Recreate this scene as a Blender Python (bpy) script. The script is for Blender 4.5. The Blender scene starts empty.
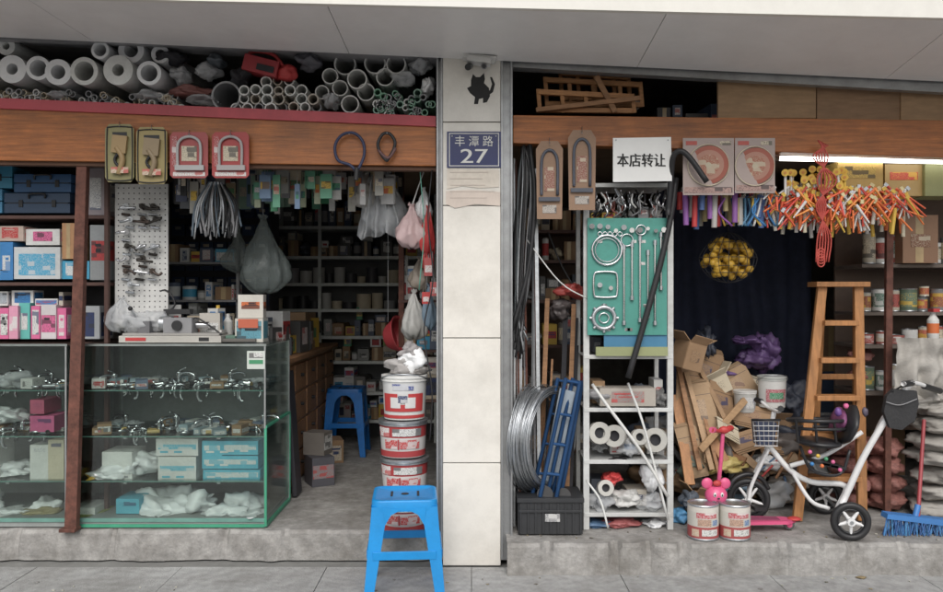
import bpy, math, random, bmesh
from mathutils import Vector, Matrix, Euler, noise
R=random.Random(7)
# ---- survey units: u,v read on the facade drawing (180 units per metre on the facade plane y=0), depth y in metres
EYE=1.33; D=4.5; F=810.0
def X(u,y=0): return (u-471.5)*(D+y)/F
def Z(v,y=0): return EYE+(296.0-v)*(D+y)/F
def W(u,v,y=0): return Vector((X(u,y),y,Z(v,y)))
def S(n,y=0): return n*(D+y)/F
# ------------------------------------------------ materials
MC={}
def mat(name,col,rough=.55,metal=0.0,var=.18,scale=9,bump=.0,bscale=60,stretch=(1,1,1),col2=None,dirt=0.0,trans=0.0,spec=.5,emit=0,ink=None):
    if name in MC: return MC[name]
    m=bpy.data.materials.new(name); m.use_nodes=True; MC[name]=m; m['c']=col
    nt=m.node_tree; N=nt.nodes; L=nt.links; b=N['Principled BSDF']
    tc=N.new('ShaderNodeTexCoord'); mp=N.new('ShaderNodeMapping'); mp.inputs['Scale'].default_value=stretch
    L.new(tc.outputs['Object'],mp.inputs['Vector'])
    n=N.new('ShaderNodeTexNoise'); n.inputs['Scale'].default_value=scale; n.inputs['Detail'].default_value=6; n.inputs['Roughness'].default_value=.65
    L.new(mp.outputs[0],n.inputs['Vector'])
    r=N.new('ShaderNodeValToRGB'); r.color_ramp.elements[0].position=.3; r.color_ramp.elements[1].position=.7
    c2=col2 or tuple(min(1,c*(1+var)) for c in col); c1=tuple(c*(1-var) for c in col)
    r.color_ramp.elements[0].color=(*c1,1); r.color_ramp.elements[1].color=(*c2,1)
    L.new(n.outputs['Fac'],r.inputs['Fac']); out=r.outputs['Color']
    if ink:   # printed matter: blocks of ink and lines of small print
        mp2=N.new('ShaderNodeMapping'); mp2.inputs['Scale'].default_value=(150,150,480); L.new(tc.outputs['Object'],mp2.inputs['Vector'])
        n4=N.new('ShaderNodeTexNoise'); n4.inputs['Scale'].default_value=1; n4.inputs['Detail'].default_value=0; L.new(mp2.outputs[0],n4.inputs['Vector'])
        r4=N.new('ShaderNodeValToRGB'); r4.color_ramp.interpolation='CONSTANT'; r4.color_ramp.elements[0].color=(0,0,0,1); r4.color_ramp.elements[1].position=.6; r4.color_ramp.elements[1].color=(.7,.7,.7,1); L.new(n4.outputs['Fac'],r4.inputs['Fac'])
        mp3=N.new('ShaderNodeMapping'); mp3.inputs['Scale'].default_value=(22,22,40); L.new(tc.outputs['Object'],mp3.inputs['Vector'])
        br=N.new('ShaderNodeTexVoronoi'); br.distance='CHEBYCHEV'; br.inputs['Scale'].default_value=1; br.inputs['Randomness'].default_value=.35; L.new(mp3.outputs[0],br.inputs['Vector'])
        sp=N.new('ShaderNodeSeparateColor'); L.new(br.outputs['Color'],sp.inputs[0])
        r5=N.new('ShaderNodeValToRGB'); r5.color_ramp.interpolation='CONSTANT'; r5.color_ramp.elements[0].color=(0,0,0,1); r5.color_ramp.elements[1].position=.74; r5.color_ramp.elements[1].color=(.8,.8,.8,1); L.new(sp.outputs[0],r5.inputs['Fac'])
        mm=N.new('ShaderNodeMath'); mm.operation='MAXIMUM'; L.new(r4.outputs['Color'],mm.inputs[0]); L.new(r5.outputs['Color'],mm.inputs[1])
        mx=N.new('ShaderNodeMixRGB'); L.new(mm.outputs[0],mx.inputs['Fac']); L.new(out,mx.inputs['Color1']); mx.inputs['Color2'].default_value=(*ink,1); out=mx.outputs['Color']
    if dirt>0:
        n2=N.new('ShaderNodeTexNoise'); n2.inputs['Scale'].default_value=2.3; n2.inputs['Detail'].default_value=9; n2.inputs['Roughness'].default_value=.75
        L.new(tc.outputs['Object'],n2.inputs['Vector'])
        r2=N.new('ShaderNodeValToRGB'); r2.color_ramp.elements[0].position=.42; r2.color_ramp.elements[1].position=.68
        r2.color_ramp.elements[0].color=(0,0,0,1); r2.color_ramp.elements[1].color=(dirt,dirt,dirt,1)
        L.new(n2.outputs['Fac'],r2.inputs['Fac'])
        mx=N.new('ShaderNodeMixRGB'); L.new(r2.outputs['Color'],mx.inputs['Fac']); L.new(out,mx.inputs['Color1'])
        mx.inputs['Color2'].default_value=(col[0]*.35+.02,col[1]*.33+.018,col[2]*.3+.015,1); out=mx.outputs['Color']
    L.new(out,b.inputs['Base Color'])
    b.inputs['Roughness'].default_value=rough; b.inputs['Metallic'].default_value=metal
    b.inputs['Specular IOR Level'].default_value=spec
    if bump>0:
        n3=N.new('ShaderNodeTexNoise'); n3.inputs['Scale'].default_value=bscale; n3.inputs['Detail'].default_value=5
        L.new(mp.outputs[0],n3.inputs['Vector'])
        bp=N.new('ShaderNodeBump'); bp.inputs['Strength'].default_value=bump; bp.inputs['Distance'].default_value=.01
        L.new(n3.outputs['Fac'],bp.inputs['Height']); L.new(bp.outputs[0],b.inputs['Normal'])
    if trans>0:
        t=N.new('ShaderNodeBsdfTransparent'); ms=N.new('ShaderNodeMixShader'); ms.inputs[0].default_value=trans
        L.new(b.outputs[0],ms.inputs[1]); L.new(t.outputs[0],ms.inputs[2]); L.new(ms.outputs[0],N['Material Output'].inputs['Surface'])
    if emit:
        b.inputs['Emission Color'].default_value=(*col,1); b.inputs['Emission Strength'].default_value=emit
    return m
def glassmat(name,tint,refl=.06):
    m=bpy.data.materials.new(name); m.use_nodes=True; MC[name]=m
    nt=m.node_tree; N=nt.nodes; L=nt.links; N.remove(N['Principled BSDF'])
    t=N.new('ShaderNodeBsdfTransparent'); t.inputs[0].default_value=(*tint,1)
    g=N.new('ShaderNodeBsdfGlossy'); g.inputs['Roughness'].default_value=.04
    fr=N.new('ShaderNodeLayerWeight'); fr.inputs['Blend'].default_value=.25
    ad=N.new('ShaderNodeMath'); ad.operation='MULTIPLY_ADD'; ad.inputs[1].default_value=.6; ad.inputs[2].default_value=refl
    L.new(fr.outputs['Fresnel'],ad.inputs[0])
    ms=N.new('ShaderNodeMixShader'); L.new(ad.outputs[0],ms.inputs[0]); L.new(t.outputs[0],ms.inputs[1]); L.new(g.outputs[0],ms.inputs[2])
    L.new(ms.outputs[0],N['Material Output'].inputs['Surface']); return m
def P(r,g,b,rough=.5,**k):
    l=(r+g+b)/3; f=.12; r,g,b=[c*(1-f)+l*f for c in (r,g,b)]
    return mat('paint_%02d_%02d_%02d_%02d'%(r*99,g*99,b*99,rough*99),(r,g,b),rough,var=.14,dirt=.4,**k)
WHITE=mat('white_plastic',(.7,.7,.68),.45,dirt=.4)
CREAM=mat('cream_card',(.6,.53,.4),.6,dirt=.4)
CARD=mat('cardboard',(.35,.225,.13),.85,var=.2,dirt=.5)
CARD2=mat('cardboard_light',(.43,.3,.185),.85,var=.2,dirt=.5)
BLACK=mat('black_rubber',(.02,.02,.022),.5,dirt=.2)
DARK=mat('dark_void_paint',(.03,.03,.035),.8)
GREY=mat('grey_metal_paint',(.28,.28,.29),.5,dirt=.4)
CHROME=mat('chrome',(.72,.73,.75),.2,1.0,var=.12)
STEEL=mat('galvanised_steel',(.5,.52,.54),.38,.9,var=.2,scale=30)
RUST=mat('rusty_steel',(.13,.05,.035),.75,var=.5,scale=22,bump=.2,dirt=.4)
WOOD=mat('varnished_beam_wood',(.37,.125,.032),.45,var=.4,scale=5,stretch=(1,10,14),bump=.15,bscale=14,dirt=.6)
WOOD2=mat('pine_wood',(.42,.2,.08),.55,var=.25,scale=6,stretch=(8,8,1),dirt=.4)
WOOD3=mat('plank_wood',(.34,.18,.09),.7,var=.3,scale=6,stretch=(1,8,8),dirt=.45)
CONC=mat('worn_concrete',(.32,.31,.295),.88,var=.32,scale=14,bump=.6,bscale=60,dirt=.8)
CONCD=mat('interior_plaster',(.34,.33,.31),.9,var=.2,dirt=.5)
TILE=mat('cream_wall_tile',(.78,.75,.69),.3,var=.05,scale=4,dirt=.32)
PLAST=mat('white_plastic_film',(.77,.78,.79),.3,var=.06,bump=.3,bscale=40)
CLEAR=mat('clear_plastic_film',(.7,.72,.74),.2,var=.1,bump=.4,bscale=35,trans=.55)
PVC=mat('white_pvc',(.72,.73,.71),.4,dirt=.35)
PVCG=mat('grey_pvc',(.3,.31,.32),.4,dirt=.2)
RED=P(.55,.03,.03); BLUE=P(.02,.22,.55); CYAN=P(.03,.38,.62); PINK=P(.75,.12,.32); YEL=P(.7,.45,.03); ORG=P(.75,.16,.02); GRN=P(.05,.3,.14); NAVY=P(.02,.04,.14); PURP=P(.16,.06,.28)
GLASS=glassmat('showcase_glass',(.9,.94,.92)); 
def PR(base,ink):
    a=tuple(base['c']); c=tuple(ink['c']); return mat('print_'+base.name+'_'+ink.name,a,.5,var=.12,dirt=.35,ink=c)
# ------------------------------------------------ mesh builder
_ico={}
def ico(n):
    if n not in _ico:
        bm=bmesh.new(); bmesh.ops.create_icosphere(bm,subdivisions=n,radius=1)
        _ico[n]=([v.co.copy() for v in bm.verts],[[v.index for v in f.verts] for f in bm.faces]); bm.free()
    return _ico[n]
class B:
    def __init__(s,name): s.name=name; s.V=[]; s.F=[]; s.M=[]; s.S=[]; s.mats=[]; s.T=Matrix.Identity(4)
    def add(s,vs,fs,m,smooth=False):
        if m not in s.mats: s.mats.append(m)
        i=s.mats.index(m); o=len(s.V)
        s.V+= [s.T@Vector(v) for v in vs]
        for f in fs: s.F.append([a+o for a in f]); s.M.append(i); s.S.append(smooth)
    def box(s,c,d,m,rot=(0,0,0)):
        E=Euler([math.radians(a) for a in rot]).to_matrix(); c=Vector(c); h=Vector(d)/2
        vs=[c+E@Vector((x*h.x,y*h.y,z*h.z)) for x in(-1,1) for y in(-1,1) for z in(-1,1)]
        s.add(vs,[(0,1,3,2),(4,6,7,5),(0,4,5,1),(2,3,7,6),(0,2,6,4),(1,5,7,3)],m)
    def rect(s,u0,u1,v0,v1,y,dep,m):
        a=W(u0,v1,y); c=W(u1,v0,y); s.box(((a.x+c.x)/2,y+dep/2,(a.z+c.z)/2),(abs(c.x-a.x),dep,abs(c.z-a.z)),m)
    def poly(s,pts,y,dep,m):
        p=[W(u,v,y) for u,v in pts]; n=len(p)
        vs=p+[q+Vector((0,dep,0)) for q in p]
        fs=[list(range(n)),list(range(2*n-1,n-1,-1))]+[(i,i+n,(i+1)%n+n,(i+1)%n) for i in range(n)]
        s.add(vs,fs,m)
    def cyl(s,p0,p1,r0,m,r1=None,seg=16,caps=True):
        r1=r0 if r1 is None else r1; p0=Vector(p0); p1=Vector(p1); a=(p1-p0).normalized()
        u=a.orthogonal().normalized(); w=a.cross(u); vs=[]
        for i in range(seg):
            t=2*math.pi*i/seg; d=u*math.cos(t)+w*math.sin(t); vs+=[p0+d*r0,p1+d*r1]
        s.add(vs,[(2*i,2*((i+1)%seg),2*((i+1)%seg)+1,2*i+1) for i in range(seg)],m,True)
        if caps:
            s.add(vs[0::2],[list(range(seg))],m); s.add(vs[1::2],[list(range(seg))],m)
    def pipe(s,p0,p1,r,m,wall=.18,seg=16,inner=None):
        p0=Vector(p0);p1=Vector(p1)
        s.cyl(p0,p1,r,m,seg=seg,caps=False); s.cyl(p0,p1,r*(1-wall),inner or m,seg=seg,caps=False)
        a=(p1-p0).normalized(); u=a.orthogonal().normalized(); w=a.cross(u)
        for p in (p0,p1):
            vs=[]
            for i in range(seg):
                t=2*math.pi*i/seg; d=u*math.cos(t)+w*math.sin(t); vs+=[p+d*r,p+d*r*(1-wall)]
            s.add(vs,[(2*i,2*((i+1)%seg),2*((i+1)%seg)+1,2*i+1) for i in range(seg)],m)
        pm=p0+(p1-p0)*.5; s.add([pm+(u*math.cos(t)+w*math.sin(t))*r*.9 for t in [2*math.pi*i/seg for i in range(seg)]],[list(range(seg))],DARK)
    def tube(s,pts,r,m,seg=8,closed=False,smooth_path=True):
        p=[Vector(q) for q in pts]
        if smooth_path and len(p)>2:
            q=[]; n=len(p); rng=range(n if closed else n-1)
            for i in rng:
                a=p[(i-1)%n] if (closed or i>0) else p[0]*2-p[1]; b_=p[i]; c=p[(i+1)%n]; d=p[(i+2)%n] if (closed or i+2<n) else p[-1]*2-p[-2]
                for k in range(5):
                    t=k/5; q.append(.5*((2*b_)+(c-a)*t+(2*a-5*b_+4*c-d)*t*t+(3*b_-a-3*c+d)*t**3))
            if not closed: q.append(p[-1])
            p=q
        n=len(p); vs=[]; u=None
        for i in range(n):
            tn=((p[(i+1)%n]-p[i-1]) if closed or 0<i<n-1 else (p[1]-p[0] if i==0 else p[-1]-p[-2]))
            if tn.length<1e-9: tn=Vector((0,0,1))
            tn.normalize()
            u=(tn.orthogonal() if u is None else (u-tn*u.dot(tn))); u.normalize(); w=tn.cross(u)
            for k in range(seg):
                t=2*math.pi*k/seg; vs.append(p[i]+(u*math.cos(t)+w*math.sin(t))*r)
        fs=[]
        for i in range(n if closed else n-1):
            for k in range(seg):
                a=i*seg+k;b_=i*seg+(k+1)%seg;c=((i+1)%n)*seg+(k+1)%seg;d=((i+1)%n)*seg+k; fs.append((a,b_,c,d))
        if not closed: fs+= [list(range(seg)),list(range((n-1)*seg,n*seg))]
        s.add(vs,fs,m,True)
    def ut(s,pts,r,m,**k): s.tube([W(*p) for p in pts],r,m,**k)
    def lathe(s,c,prof,m,seg=28,mats=None):
        c=Vector(c)
        for j in range(len(prof)-1):
            (r0,z0),(r1,z1)=prof[j],prof[j+1]; vs=[]
            for i in range(seg):
                t=2*math.pi*i/seg; vs+=[c+Vector((r0*math.cos(t),r0*math.sin(t),z0)),c+Vector((r1*math.cos(t),r1*math.sin(t),z1))]
            s.add(vs,[(2*i,2*((i+1)%seg),2*((i+1)%seg)+1,2*i+1) for i in range(seg)],(mats[j] if mats else m),abs(z1-z0)>1e-5)
    def ring(s,c,Rr,r,m,n=(0,1,0),seg=28,sc=(1,1)):
        n=Vector(n).normalized(); u=n.cross(Vector((0,0,1))); u=Vector((1,0,0)) if u.length<.01 else u.normalized(); w=n.cross(u)
        s.tube([Vector(c)+u*math.cos(2*math.pi*i/seg)*Rr*sc[0]+w*math.sin(2*math.pi*i/seg)*Rr*sc[1] for i in range(seg)],r,m,closed=True,smooth_path=False)
    def blob(s,c,d,m,amp=.25,freq=1.6,n=4,rot=(0,0,0),crump=.12,floor=None):
        V,Fc=ico(n); E=Euler([math.radians(a) for a in rot]).to_matrix(); sd=Vector((R.uniform(0,90),R.uniform(0,90),R.uniform(0,90))); vs=[]
        for v in V:
            k=1+amp*noise.noise(v*freq+sd)*2-crump*(1-2*abs(noise.noise(v*freq*2.6+sd)))-crump*.4*(1-2*abs(noise.noise(v*freq*6+sd)))
            q=Vector(c)+E@Vector((v.x*d[0]*k,v.y*d[1]*k,v.z*d[2]*k))
            if floor is not None and q.z<floor: q.z=floor+.002*noise.noise(q*30)
            vs.append(q)
        s.add(vs,Fc,m,True)
    def sack(s,c,rx,ry,h,m,sk=9):   # a bag hanging from its gathered neck; c = neck
        c=Vector(c); nt_,na=34,44; sd=Vector((R.uniform(0,90),2,R.uniform(0,90))); ph=R.uniform(0,6); vs=[]
        for j in range(nt_+1):
            t=j/nt_; pr=(.1+.9*math.sin(min(1,t*1.25)*math.pi/2)**1.6)*(math.sqrt(max(0,1-((t-.72)/.285)**2)) if t>.72 else 1)
            if t<.06: pr=.22-.12*t/.06
            for i in range(na):
                a=2*math.pi*i/na; d=Vector((math.cos(a),math.sin(a),t*2))
                k=pr*(1+.16*(1-t*.7)*math.sin(a*sk+ph+3*noise.noise(d+sd))+.28*noise.noise(d*1.5+sd)+.12*abs(noise.noise(d*4+sd)))
                vs.append(c+Vector((rx*k*math.cos(a),ry*k*math.sin(a),-h*t+.02*noise.noise(d*3+sd))))
        s.add(vs,[(j*na+i,j*na+(i+1)%na,(j+1)*na+(i+1)%na,(j+1)*na+i) for j in range(nt_) for i in range(na)],m,True)
    def cloth(s,u0,u1,v0,v1,y,m,folds=5,amp=.03,nx=40,nz=24,taper=0.0,jag=.0):
        vs=[]; sd=Vector((R.uniform(0,50),3,7))
        for j in range(nz+1):
            for i in range(nx+1):
                a=i/nx; t=j/nz; uc=(u0+u1)/2; u=uc+(u0-uc+(u1-u0)*a)*(1-taper*(1-t))
                v=v0+(v1-v0)*t*(1+jag*noise.noise(Vector((a*4,0,0))+sd))
                q=W(u,v,y); q.y+=amp*math.sin(a*folds*6.28+2*noise.noise(Vector((a*3,t*2,0))+sd))*(.4+.6*t)+amp*1.2*noise.noise(Vector((a*5,t*5,1))+sd)
                vs.append(q)
        s.add(vs,[(j*(nx+1)+i,j*(nx+1)+i+1,(j+1)*(nx+1)+i+1,(j+1)*(nx+1)+i) for j in range(nz) for i in range(nx)],m,True)
    def text(s,st,c,w,h,m):
        try:
            cu=bpy.data.curves.new('t','FONT'); cu.body=st; ob=bpy.data.objects.new('t',cu); bpy.context.scene.collection.objects.link(ob)
            bpy.context.view_layer.update(); me=ob.evaluated_get(bpy.context.evaluated_depsgraph_get()).to_mesh()
            vs=[v.co.copy() for v in me.vertices]; fs=[list(p.vertices) for p in me.polygons]
            if vs:
                x0=min(v.x for v in vs);x1=max(v.x for v in vs);y0=min(v.y for v in vs);y1=max(v.y for v in vs)
                c=Vector(c); s.add([c+Vector(((v.x-(x0+x1)/2)/(x1-x0)*w,0,(v.y-(y0+y1)/2)/(y1-y0)*h)) for v in vs],fs,m)
            bpy.data.objects.remove(ob); bpy.data.curves.remove(cu)
        except Exception as e: print('text',e)
    def carton(s,c,d,m,lab=None,rz=0,ink=None):
        sv=s.T.copy(); s.T=s.T@Matrix.Translation(Vector(c))@Matrix.Rotation(math.radians(rz),4,'Z')
        w,dp,h=d; s.box((0,0,h/2),d,m)
        if lab:
            lw=w*R.uniform(.5,.94); lh=h*R.uniform(.3,.75); lz=h*R.uniform(.42,.56)
            ink=ink or R.choice([DARK,WHITE,RED,NAVY]); lp=PR(lab,ink if ink is not lab else DARK) 
            s.box((0,-dp/2-.0008,lz),(lw,.0016,lh),lp)
            for i in range(R.randint(0,2)):
                s.box((R.uniform(-.1,.1)*w,-dp/2-.0022,lz+lh*(.28-.27*i)),(lw*R.uniform(.3,.75),.0012,lh*R.uniform(.07,.18)),ink)
            s.box((w/2+.0008,0,lz),(.0016,dp*.8,lh),lp)
        else: s.box((R.uniform(-.2,.2)*w,-dp/2-.0006,h*.5),(min(w*.3,.05),.0012,h*.98),mat('packing_tape',(.45,.33,.18),.25))
        s.T=sv
    def row(s,x0,x1,z,y,dep,hmin,hmax,pal,wmin=.05,wmax=.14,gap=.004,stack=.4,lim=None,soft=.12):
        x=x0
        while x<x1-.02:
            w=min(R.uniform(wmin,wmax),x1-x); h=R.uniform(hmin,hmax); a,l=R.choice(pal); dd=dep*R.uniform(.7,1)
            k=R.random()
            if k<soft:
                s.blob((x+w/2,y+dd/2,z+h*.45),(w*.55,dd*.45,h*.5),R.choice([CLEAR,PLAST,P(.3,.3,.3),P(.1,.12,.15),CREAM]),.25,n=3,crump=.2,floor=z+.001)
            elif k<soft+.12 and w<.13:
                r_=min(w*.45,.05); m1,m2=a,(l or WHITE); s.lathe((x+w/2,y+r_+.02,z+.001),[(0,0),(r_,0),(r_,h*.2),(r_,h*.75),(r_,h*.95),(r_*.5,h),(0,h)],m1,seg=14,mats=[m1,m1,m2,m1,m1,m1])
            else:
                s.carton((x+w/2,y+dd/2+R.uniform(0,.02),z+.001),(w-gap,dd,h),a,l,R.uniform(-5,5))
                if R.random()<stack and h*1.8<(lim or 9):
                    a,l=R.choice(pal); s.carton((x+w/2,y+dd/2+.01,z+h+.003),(w*.92,dd*.9,h*R.uniform(.5,.85)),a,l,R.uniform(-9,9))
            x+=w+R.uniform(.001,.01)
    def done(s,bevel=0,parent=None,origin=None):
        if not s.V: return None
        me=bpy.data.meshes.new(s.name); lo=Vector([min(v[i] for v in s.V) for i in range(3)]); hi=Vector([max(v[i] for v in s.V) for i in range(3)])
        o=Vector(((lo.x+hi.x)/2,(lo.y+hi.y)/2,lo.z)); me.from_pydata([v-o for v in s.V],[],s.F)
        for m in s.mats: me.materials.append(m)
        me.polygons.foreach_set('material_index',s.M); me.polygons.foreach_set('use_smooth',s.S); me.update()
        ob=bpy.data.objects.new(s.name,me); ob.location=o; bpy.context.scene.collection.objects.link(ob)
        if bevel:
            md=ob.modifiers.new('bevel','BEVEL'); md.width=bevel; md.segments=2; md.limit_method='ANGLE'; md.angle_limit=math.radians(50)
        if parent: ob.parent=parent
        return ob
def empty(name):
    e=bpy.data.objects.new(name,None); bpy.context.scene.collection.objects.link(e); return e
PAL_W=[(WHITE,BLUE),(WHITE,CYAN),(P(.6,.6,.58),RED),(WHITE,P(.45,.5,.55)),(CYAN,WHITE),(P(.55,.5,.42),NAVY)]
PAL_C=[(CARD,CREAM),(CARD,None),(WHITE,RED),(P(.35,.36,.34),WHITE),(P(.1,.13,.2),WHITE),(YEL,RED),(P(.5,.42,.3),DARK)]
PAL_D=[(P(.05,.06,.08),GREY),(P(.1,.1,.1),WHITE),(P(.06,.1,.18),WHITE),(P(.2,.19,.18),CREAM),(CARD,None),(P(.04,.04,.05),None)]
PAL_G=[(GRN,YEL),(P(.12,.4,.2),WHITE),(YEL,GRN),(WHITE,GRN),(P(.3,.4,.1),YEL),(CARD,None)]

# ================================================= GROUND / BUILDING
b=B('ground'); b.add([(-150,-150,-.33),(150,-150,-.33),(150,150,-.33),(-150,150,-.33)],[(0,1,2,3)],mat('asphalt',(.055,.055,.056),.9,bump=.4,bscale=90)); b.done()
PAVE=mat('pavement_concrete',(.38,.38,.375),.85,var=.2,scale=18,bump=.5,bscale=120,dirt=.6)
b=B('pavement'); PB=mat('pavement_joint',(.2,.2,.19),.95)
b.box((0,-1.9,-.255),(60,4.6,.15),PB)
rows=[(-.02,-.42),(-.42,-.82),(-.82,-1.22),(-1.22,-1.62),(-1.62,-2.2),(-2.2,-2.8),(-2.8,-3.4),(-3.4,-3.9)]
PM=[PAVE,mat('pavement_concrete_b',(.395,.39,.38),.85,var=.2,scale=16,bump=.5,bscale=110,dirt=.65),mat('pavement_concrete_c',(.355,.355,.35),.85,var=.22,scale=20,bump=.5,bscale=130,dirt=.65)]
for j,(ya,yb) in enumerate(rows):
    w=.8; x=-12+(.4 if j%2 else 0)
    while x<12:
        b.box((x+w/2,(ya+yb)/2,-.175+R.uniform(-.0015,.0015)),(w-.004,ya-yb-.004,.012),R.choice(PM)); x+=w
b.box((0,-4.05,-.25),(60,.14,.17),CONC)
b.done(.001)
bl=empty('shop_building')
def wobbly(name,x0,x1,y0,y1,z0,z1,m,nx=300,amp=.02):
    b=B(name); vs=[]
    for i in range(nx+1):
        x=x0+(x1-x0)*i/nx; n1=noise.noise(Vector((x*3,1,2))); n2=noise.noise(Vector((x*11,5,2))); ch=max(0,n2-.12)*.1
        y=y0+amp*n1+amp*.5*n2
        vs+=[(x,y-.006+.01*n2,z0),(x,y+ch*.3,z1-.02-ch),(x,y+.014+ch*.9,z1-.002+.002*n2),(x,y1,z1)]
    b.add(vs,[(4*i+k,4*i+4+k,4*i+5+k,4*i+1+k) for i in range(nx) for k in range(3)],m); return b
b=wobbly('left_step',-6,X(441,0)-.0,.1,4,-.17,0,CONC); b.done(parent=bl)
b=wobbly('right_step',X(506,0),6,-.15,4,-.17,.0,CONC); b.done(parent=bl)
b=B('walls')
b.box((.015,2.3,1.3),(.36,3.8,3.0),CONCD)
b.box((-4.4,2,1.3),(.3,4.4,3.0),CONCD); b.box((4.4,2,1.3),(.3,4.4,3.0),CONCD)
b.box((0,4.0,1.3),(9,.2,3.0),CONCD)
b.box((0,2.1,2.86),(9.2,4.3,.14),mat('ceiling_plaster',(.25,.24,.23),.9))
b.box((-6,.3,1.3),(3,.3,3),TILE); b.box((6,.3,1.3),(3,.3,3),TILE)
b.done(parent=bl)
b=B('loft_floor')
b.box((-2.25,2.05,2.27),(4.1,3.7,.04),mat('loft_board',(.2,.14,.09),.8)); b.box((2.3,2.05,2.27),(4.1,3.7,.04),MC['loft_board'])
b.done(parent=bl)
b=B('column'); b.rect(443.5,500,45,566.5,.012,.37,mat('tile_grout',(.2,.19,.18),.9))
for v0,v1 in [(56,122),(122,205.5),(205.5,338),(338,463),(463,566)]:
    b.rect(443,500.5,v0+.5,v1-.5,R.uniform(-.001,.001),.012,TILE)
b.done(.0015,bl)
b=B('shutter_tracks')
TR=mat('track_aluminium',(.36,.37,.38),.4,.6,dirt=.5)
for u0,u1 in [(436.5,442.6),(501,512.5)]:
    b.rect(u0,u1,50,560,.03,.02,TR); b.rect(u0,u0+1.8,50,560,.0,.028,TR); b.rect(u1-1.8,u1,50,560,.0,.028,TR)
b.done(parent=bl)
b=B('soffit'); SOF=mat('soffit_panel',(.86,.85,.84),.35,var=.03,scale=2,dirt=.12)
zf=lambda x:(2.685-.023*x); zb=lambda x:(2.645-.047*x)
px=[-6,-4.6,-3.3,-2.1,-.68,.92,2.3,3.7,5,6]
def sof(x0,x1,y0,y1,dz,m,n=12,th=.012):
    vs=[]
    f=lambda x,y: zf(x)+(zb(x)-zf(x))*(y+.7)/.7+dz
    for i in range(n+1):
        x=x0+(x1-x0)*i/n
        vs+=[(x,y0,f(x,y0)),(x,y1,f(x,y1)),(x,y1,f(x,y1)+th),(x,y0,f(x,y0)+th)]
    b.add(vs,[(4*i+k,4*i+4+k,4*i+4+(k+1)%4,4*i+(k+1)%4) for i in range(n) for k in range(4)]+[(0,1,2,3),(4*n,4*n+1,4*n+2,4*n+3)],m)
for i in range(len(px)-1): sof(px[i]+.002,px[i+1]-.002,-.7,.0,0,SOF)
sof(-6,6,-.7,.2,.014,GREY,80)
b.done(parent=bl)
b=B('fascia'); FA=mat('fascia_paint',(.78,.76,.7),.4,var=.04,dirt=.1)
b.add([(-6,-.735,zf(-6)-.012),(6,-.735,zf(6)-.012),(6,-.735,4.2),(-6,-.735,4.2),(-6,-.703,zf(-6)-.012),(6,-.703,zf(6)-.012),(6,-.703,4.2),(-6,-.703,4.2)],[(0,1,2,3),(7,6,5,4),(0,4,5,1),(3,2,6,7)],FA); b.done(parent=bl)
b=B('upper_wall'); b.box((0,.4,4.6),(12,.8,3.4),TILE); b.done(parent=bl)
b=B('timber_beam')
b.poly([(-330,95),(436,126),(436,166),(-330,156)],.03,.09,WOOD); 
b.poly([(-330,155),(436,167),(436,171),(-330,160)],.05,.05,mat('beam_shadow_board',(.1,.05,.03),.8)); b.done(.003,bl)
b=B('red_trim'); b.poly([(-330,84),(436,116),(436,126.5),(-330,94.5)],.015,.06,P(.5,.05,.07)); b.done(.002,bl)
b=B('timber_beam'); b.poly([(513,115),(1260,124),(1260,168),(513,143)],.03,.09,WOOD)
b.done(.003,bl)
b=B('shutter_lintel'); b.poly([(513,55),(1260,99),(1260,111),(513,67)],.03,.05,TR); b.poly([(-330,22),(436,48),(436,54),(-330,28)],.03,.05,GREY)
b.done(parent=bl)

# ================================================= COLUMN FITTINGS
b=B('house_number_plate'); b.rect(447,501,131.5,167.5,-.008,.006,mat('enamel_navy',(.006,.014,.1),.3,var=.1)); 
for q in [(449,499,133,133.8),(449,499,165.4,166.2),(449,449.8,133.8,165.4),(498.2,499,133.8,165.4)]: b.rect(*q,-.0095,.0012,WHITE)
b.text('丰 潭 路',W(474,141,-.0105),S(38),S(10.5),WHITE); b.text('27',W(474,156,-.0105),S(27),S(14),WHITE); b.text('27',W(474.5,156,-.0106),S(27),S(14),WHITE)
for q in [(452,136),(496,136)]: b.cyl(W(*q,-.012),W(*q,-.007),.004,STEEL,seg=10)
b.done()
b=B('paper_notice'); PAP=mat('faded_paper',(.7,.64,.56),.9,var=.1,scale=20,dirt=.3)
b.poly([(447,169),(499,170),(499,187),(480,188),(462,186),(447,189)],-.004,.003,PAP)
b.poly([(446,191),(470,190),(500,192),(500,206),(476,204),(455,208),(446,204)],-.0045,.003,mat('faded_pink_paper',(.69,.6,.53),.9,dirt=.3))
for i in range(5): b.rect(450,450+R.uniform(25,45),172+i*6.4,172.6+i*6.4,-.0055,.001,mat('faded_ink',(.5,.43,.38),.9))
b.done()
b=B('cat_stencil'); INK=mat('black_spray_paint',(.03,.03,.03),.8)
b.poly([(471,80),(473,74),(476,77),(480,77),(484,73),(485,79),(484,83),(489,88),(490,96),(487,102),(483,103),(483,98),(479,99),(478,104),(474,104),(475,97),(470,93),(467,88),(471,86)],-.0025,.002,INK)
b.poly([(486,97),(493,92),(495,84),(492,77),(490,77),(492,84),(490,90),(485,94)],-.0027,.002,INK); b.done()
b=B('security_camera'); b.box(W(479,61,-.06),(.13,.09,.03),WHITE,(0,8,0)); b.cyl(W(468,67,-.1),W(470,66,-.02),.018,mat('lens_black',(.05,.05,.05),.2)); b.poly([(462,52),(497,56),(495,60),(463,57)],-.09,.08,WHITE); b.cyl(W(484,66,-.1),W(484,66,-.03),.017,GREY); b.cyl(W(484,66,-.103),W(484,66,-.1),.012,MC['lens_black']); b.box(W(488,60,-.01),(.03,.02,.05),GREY); b.done(.003)

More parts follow.
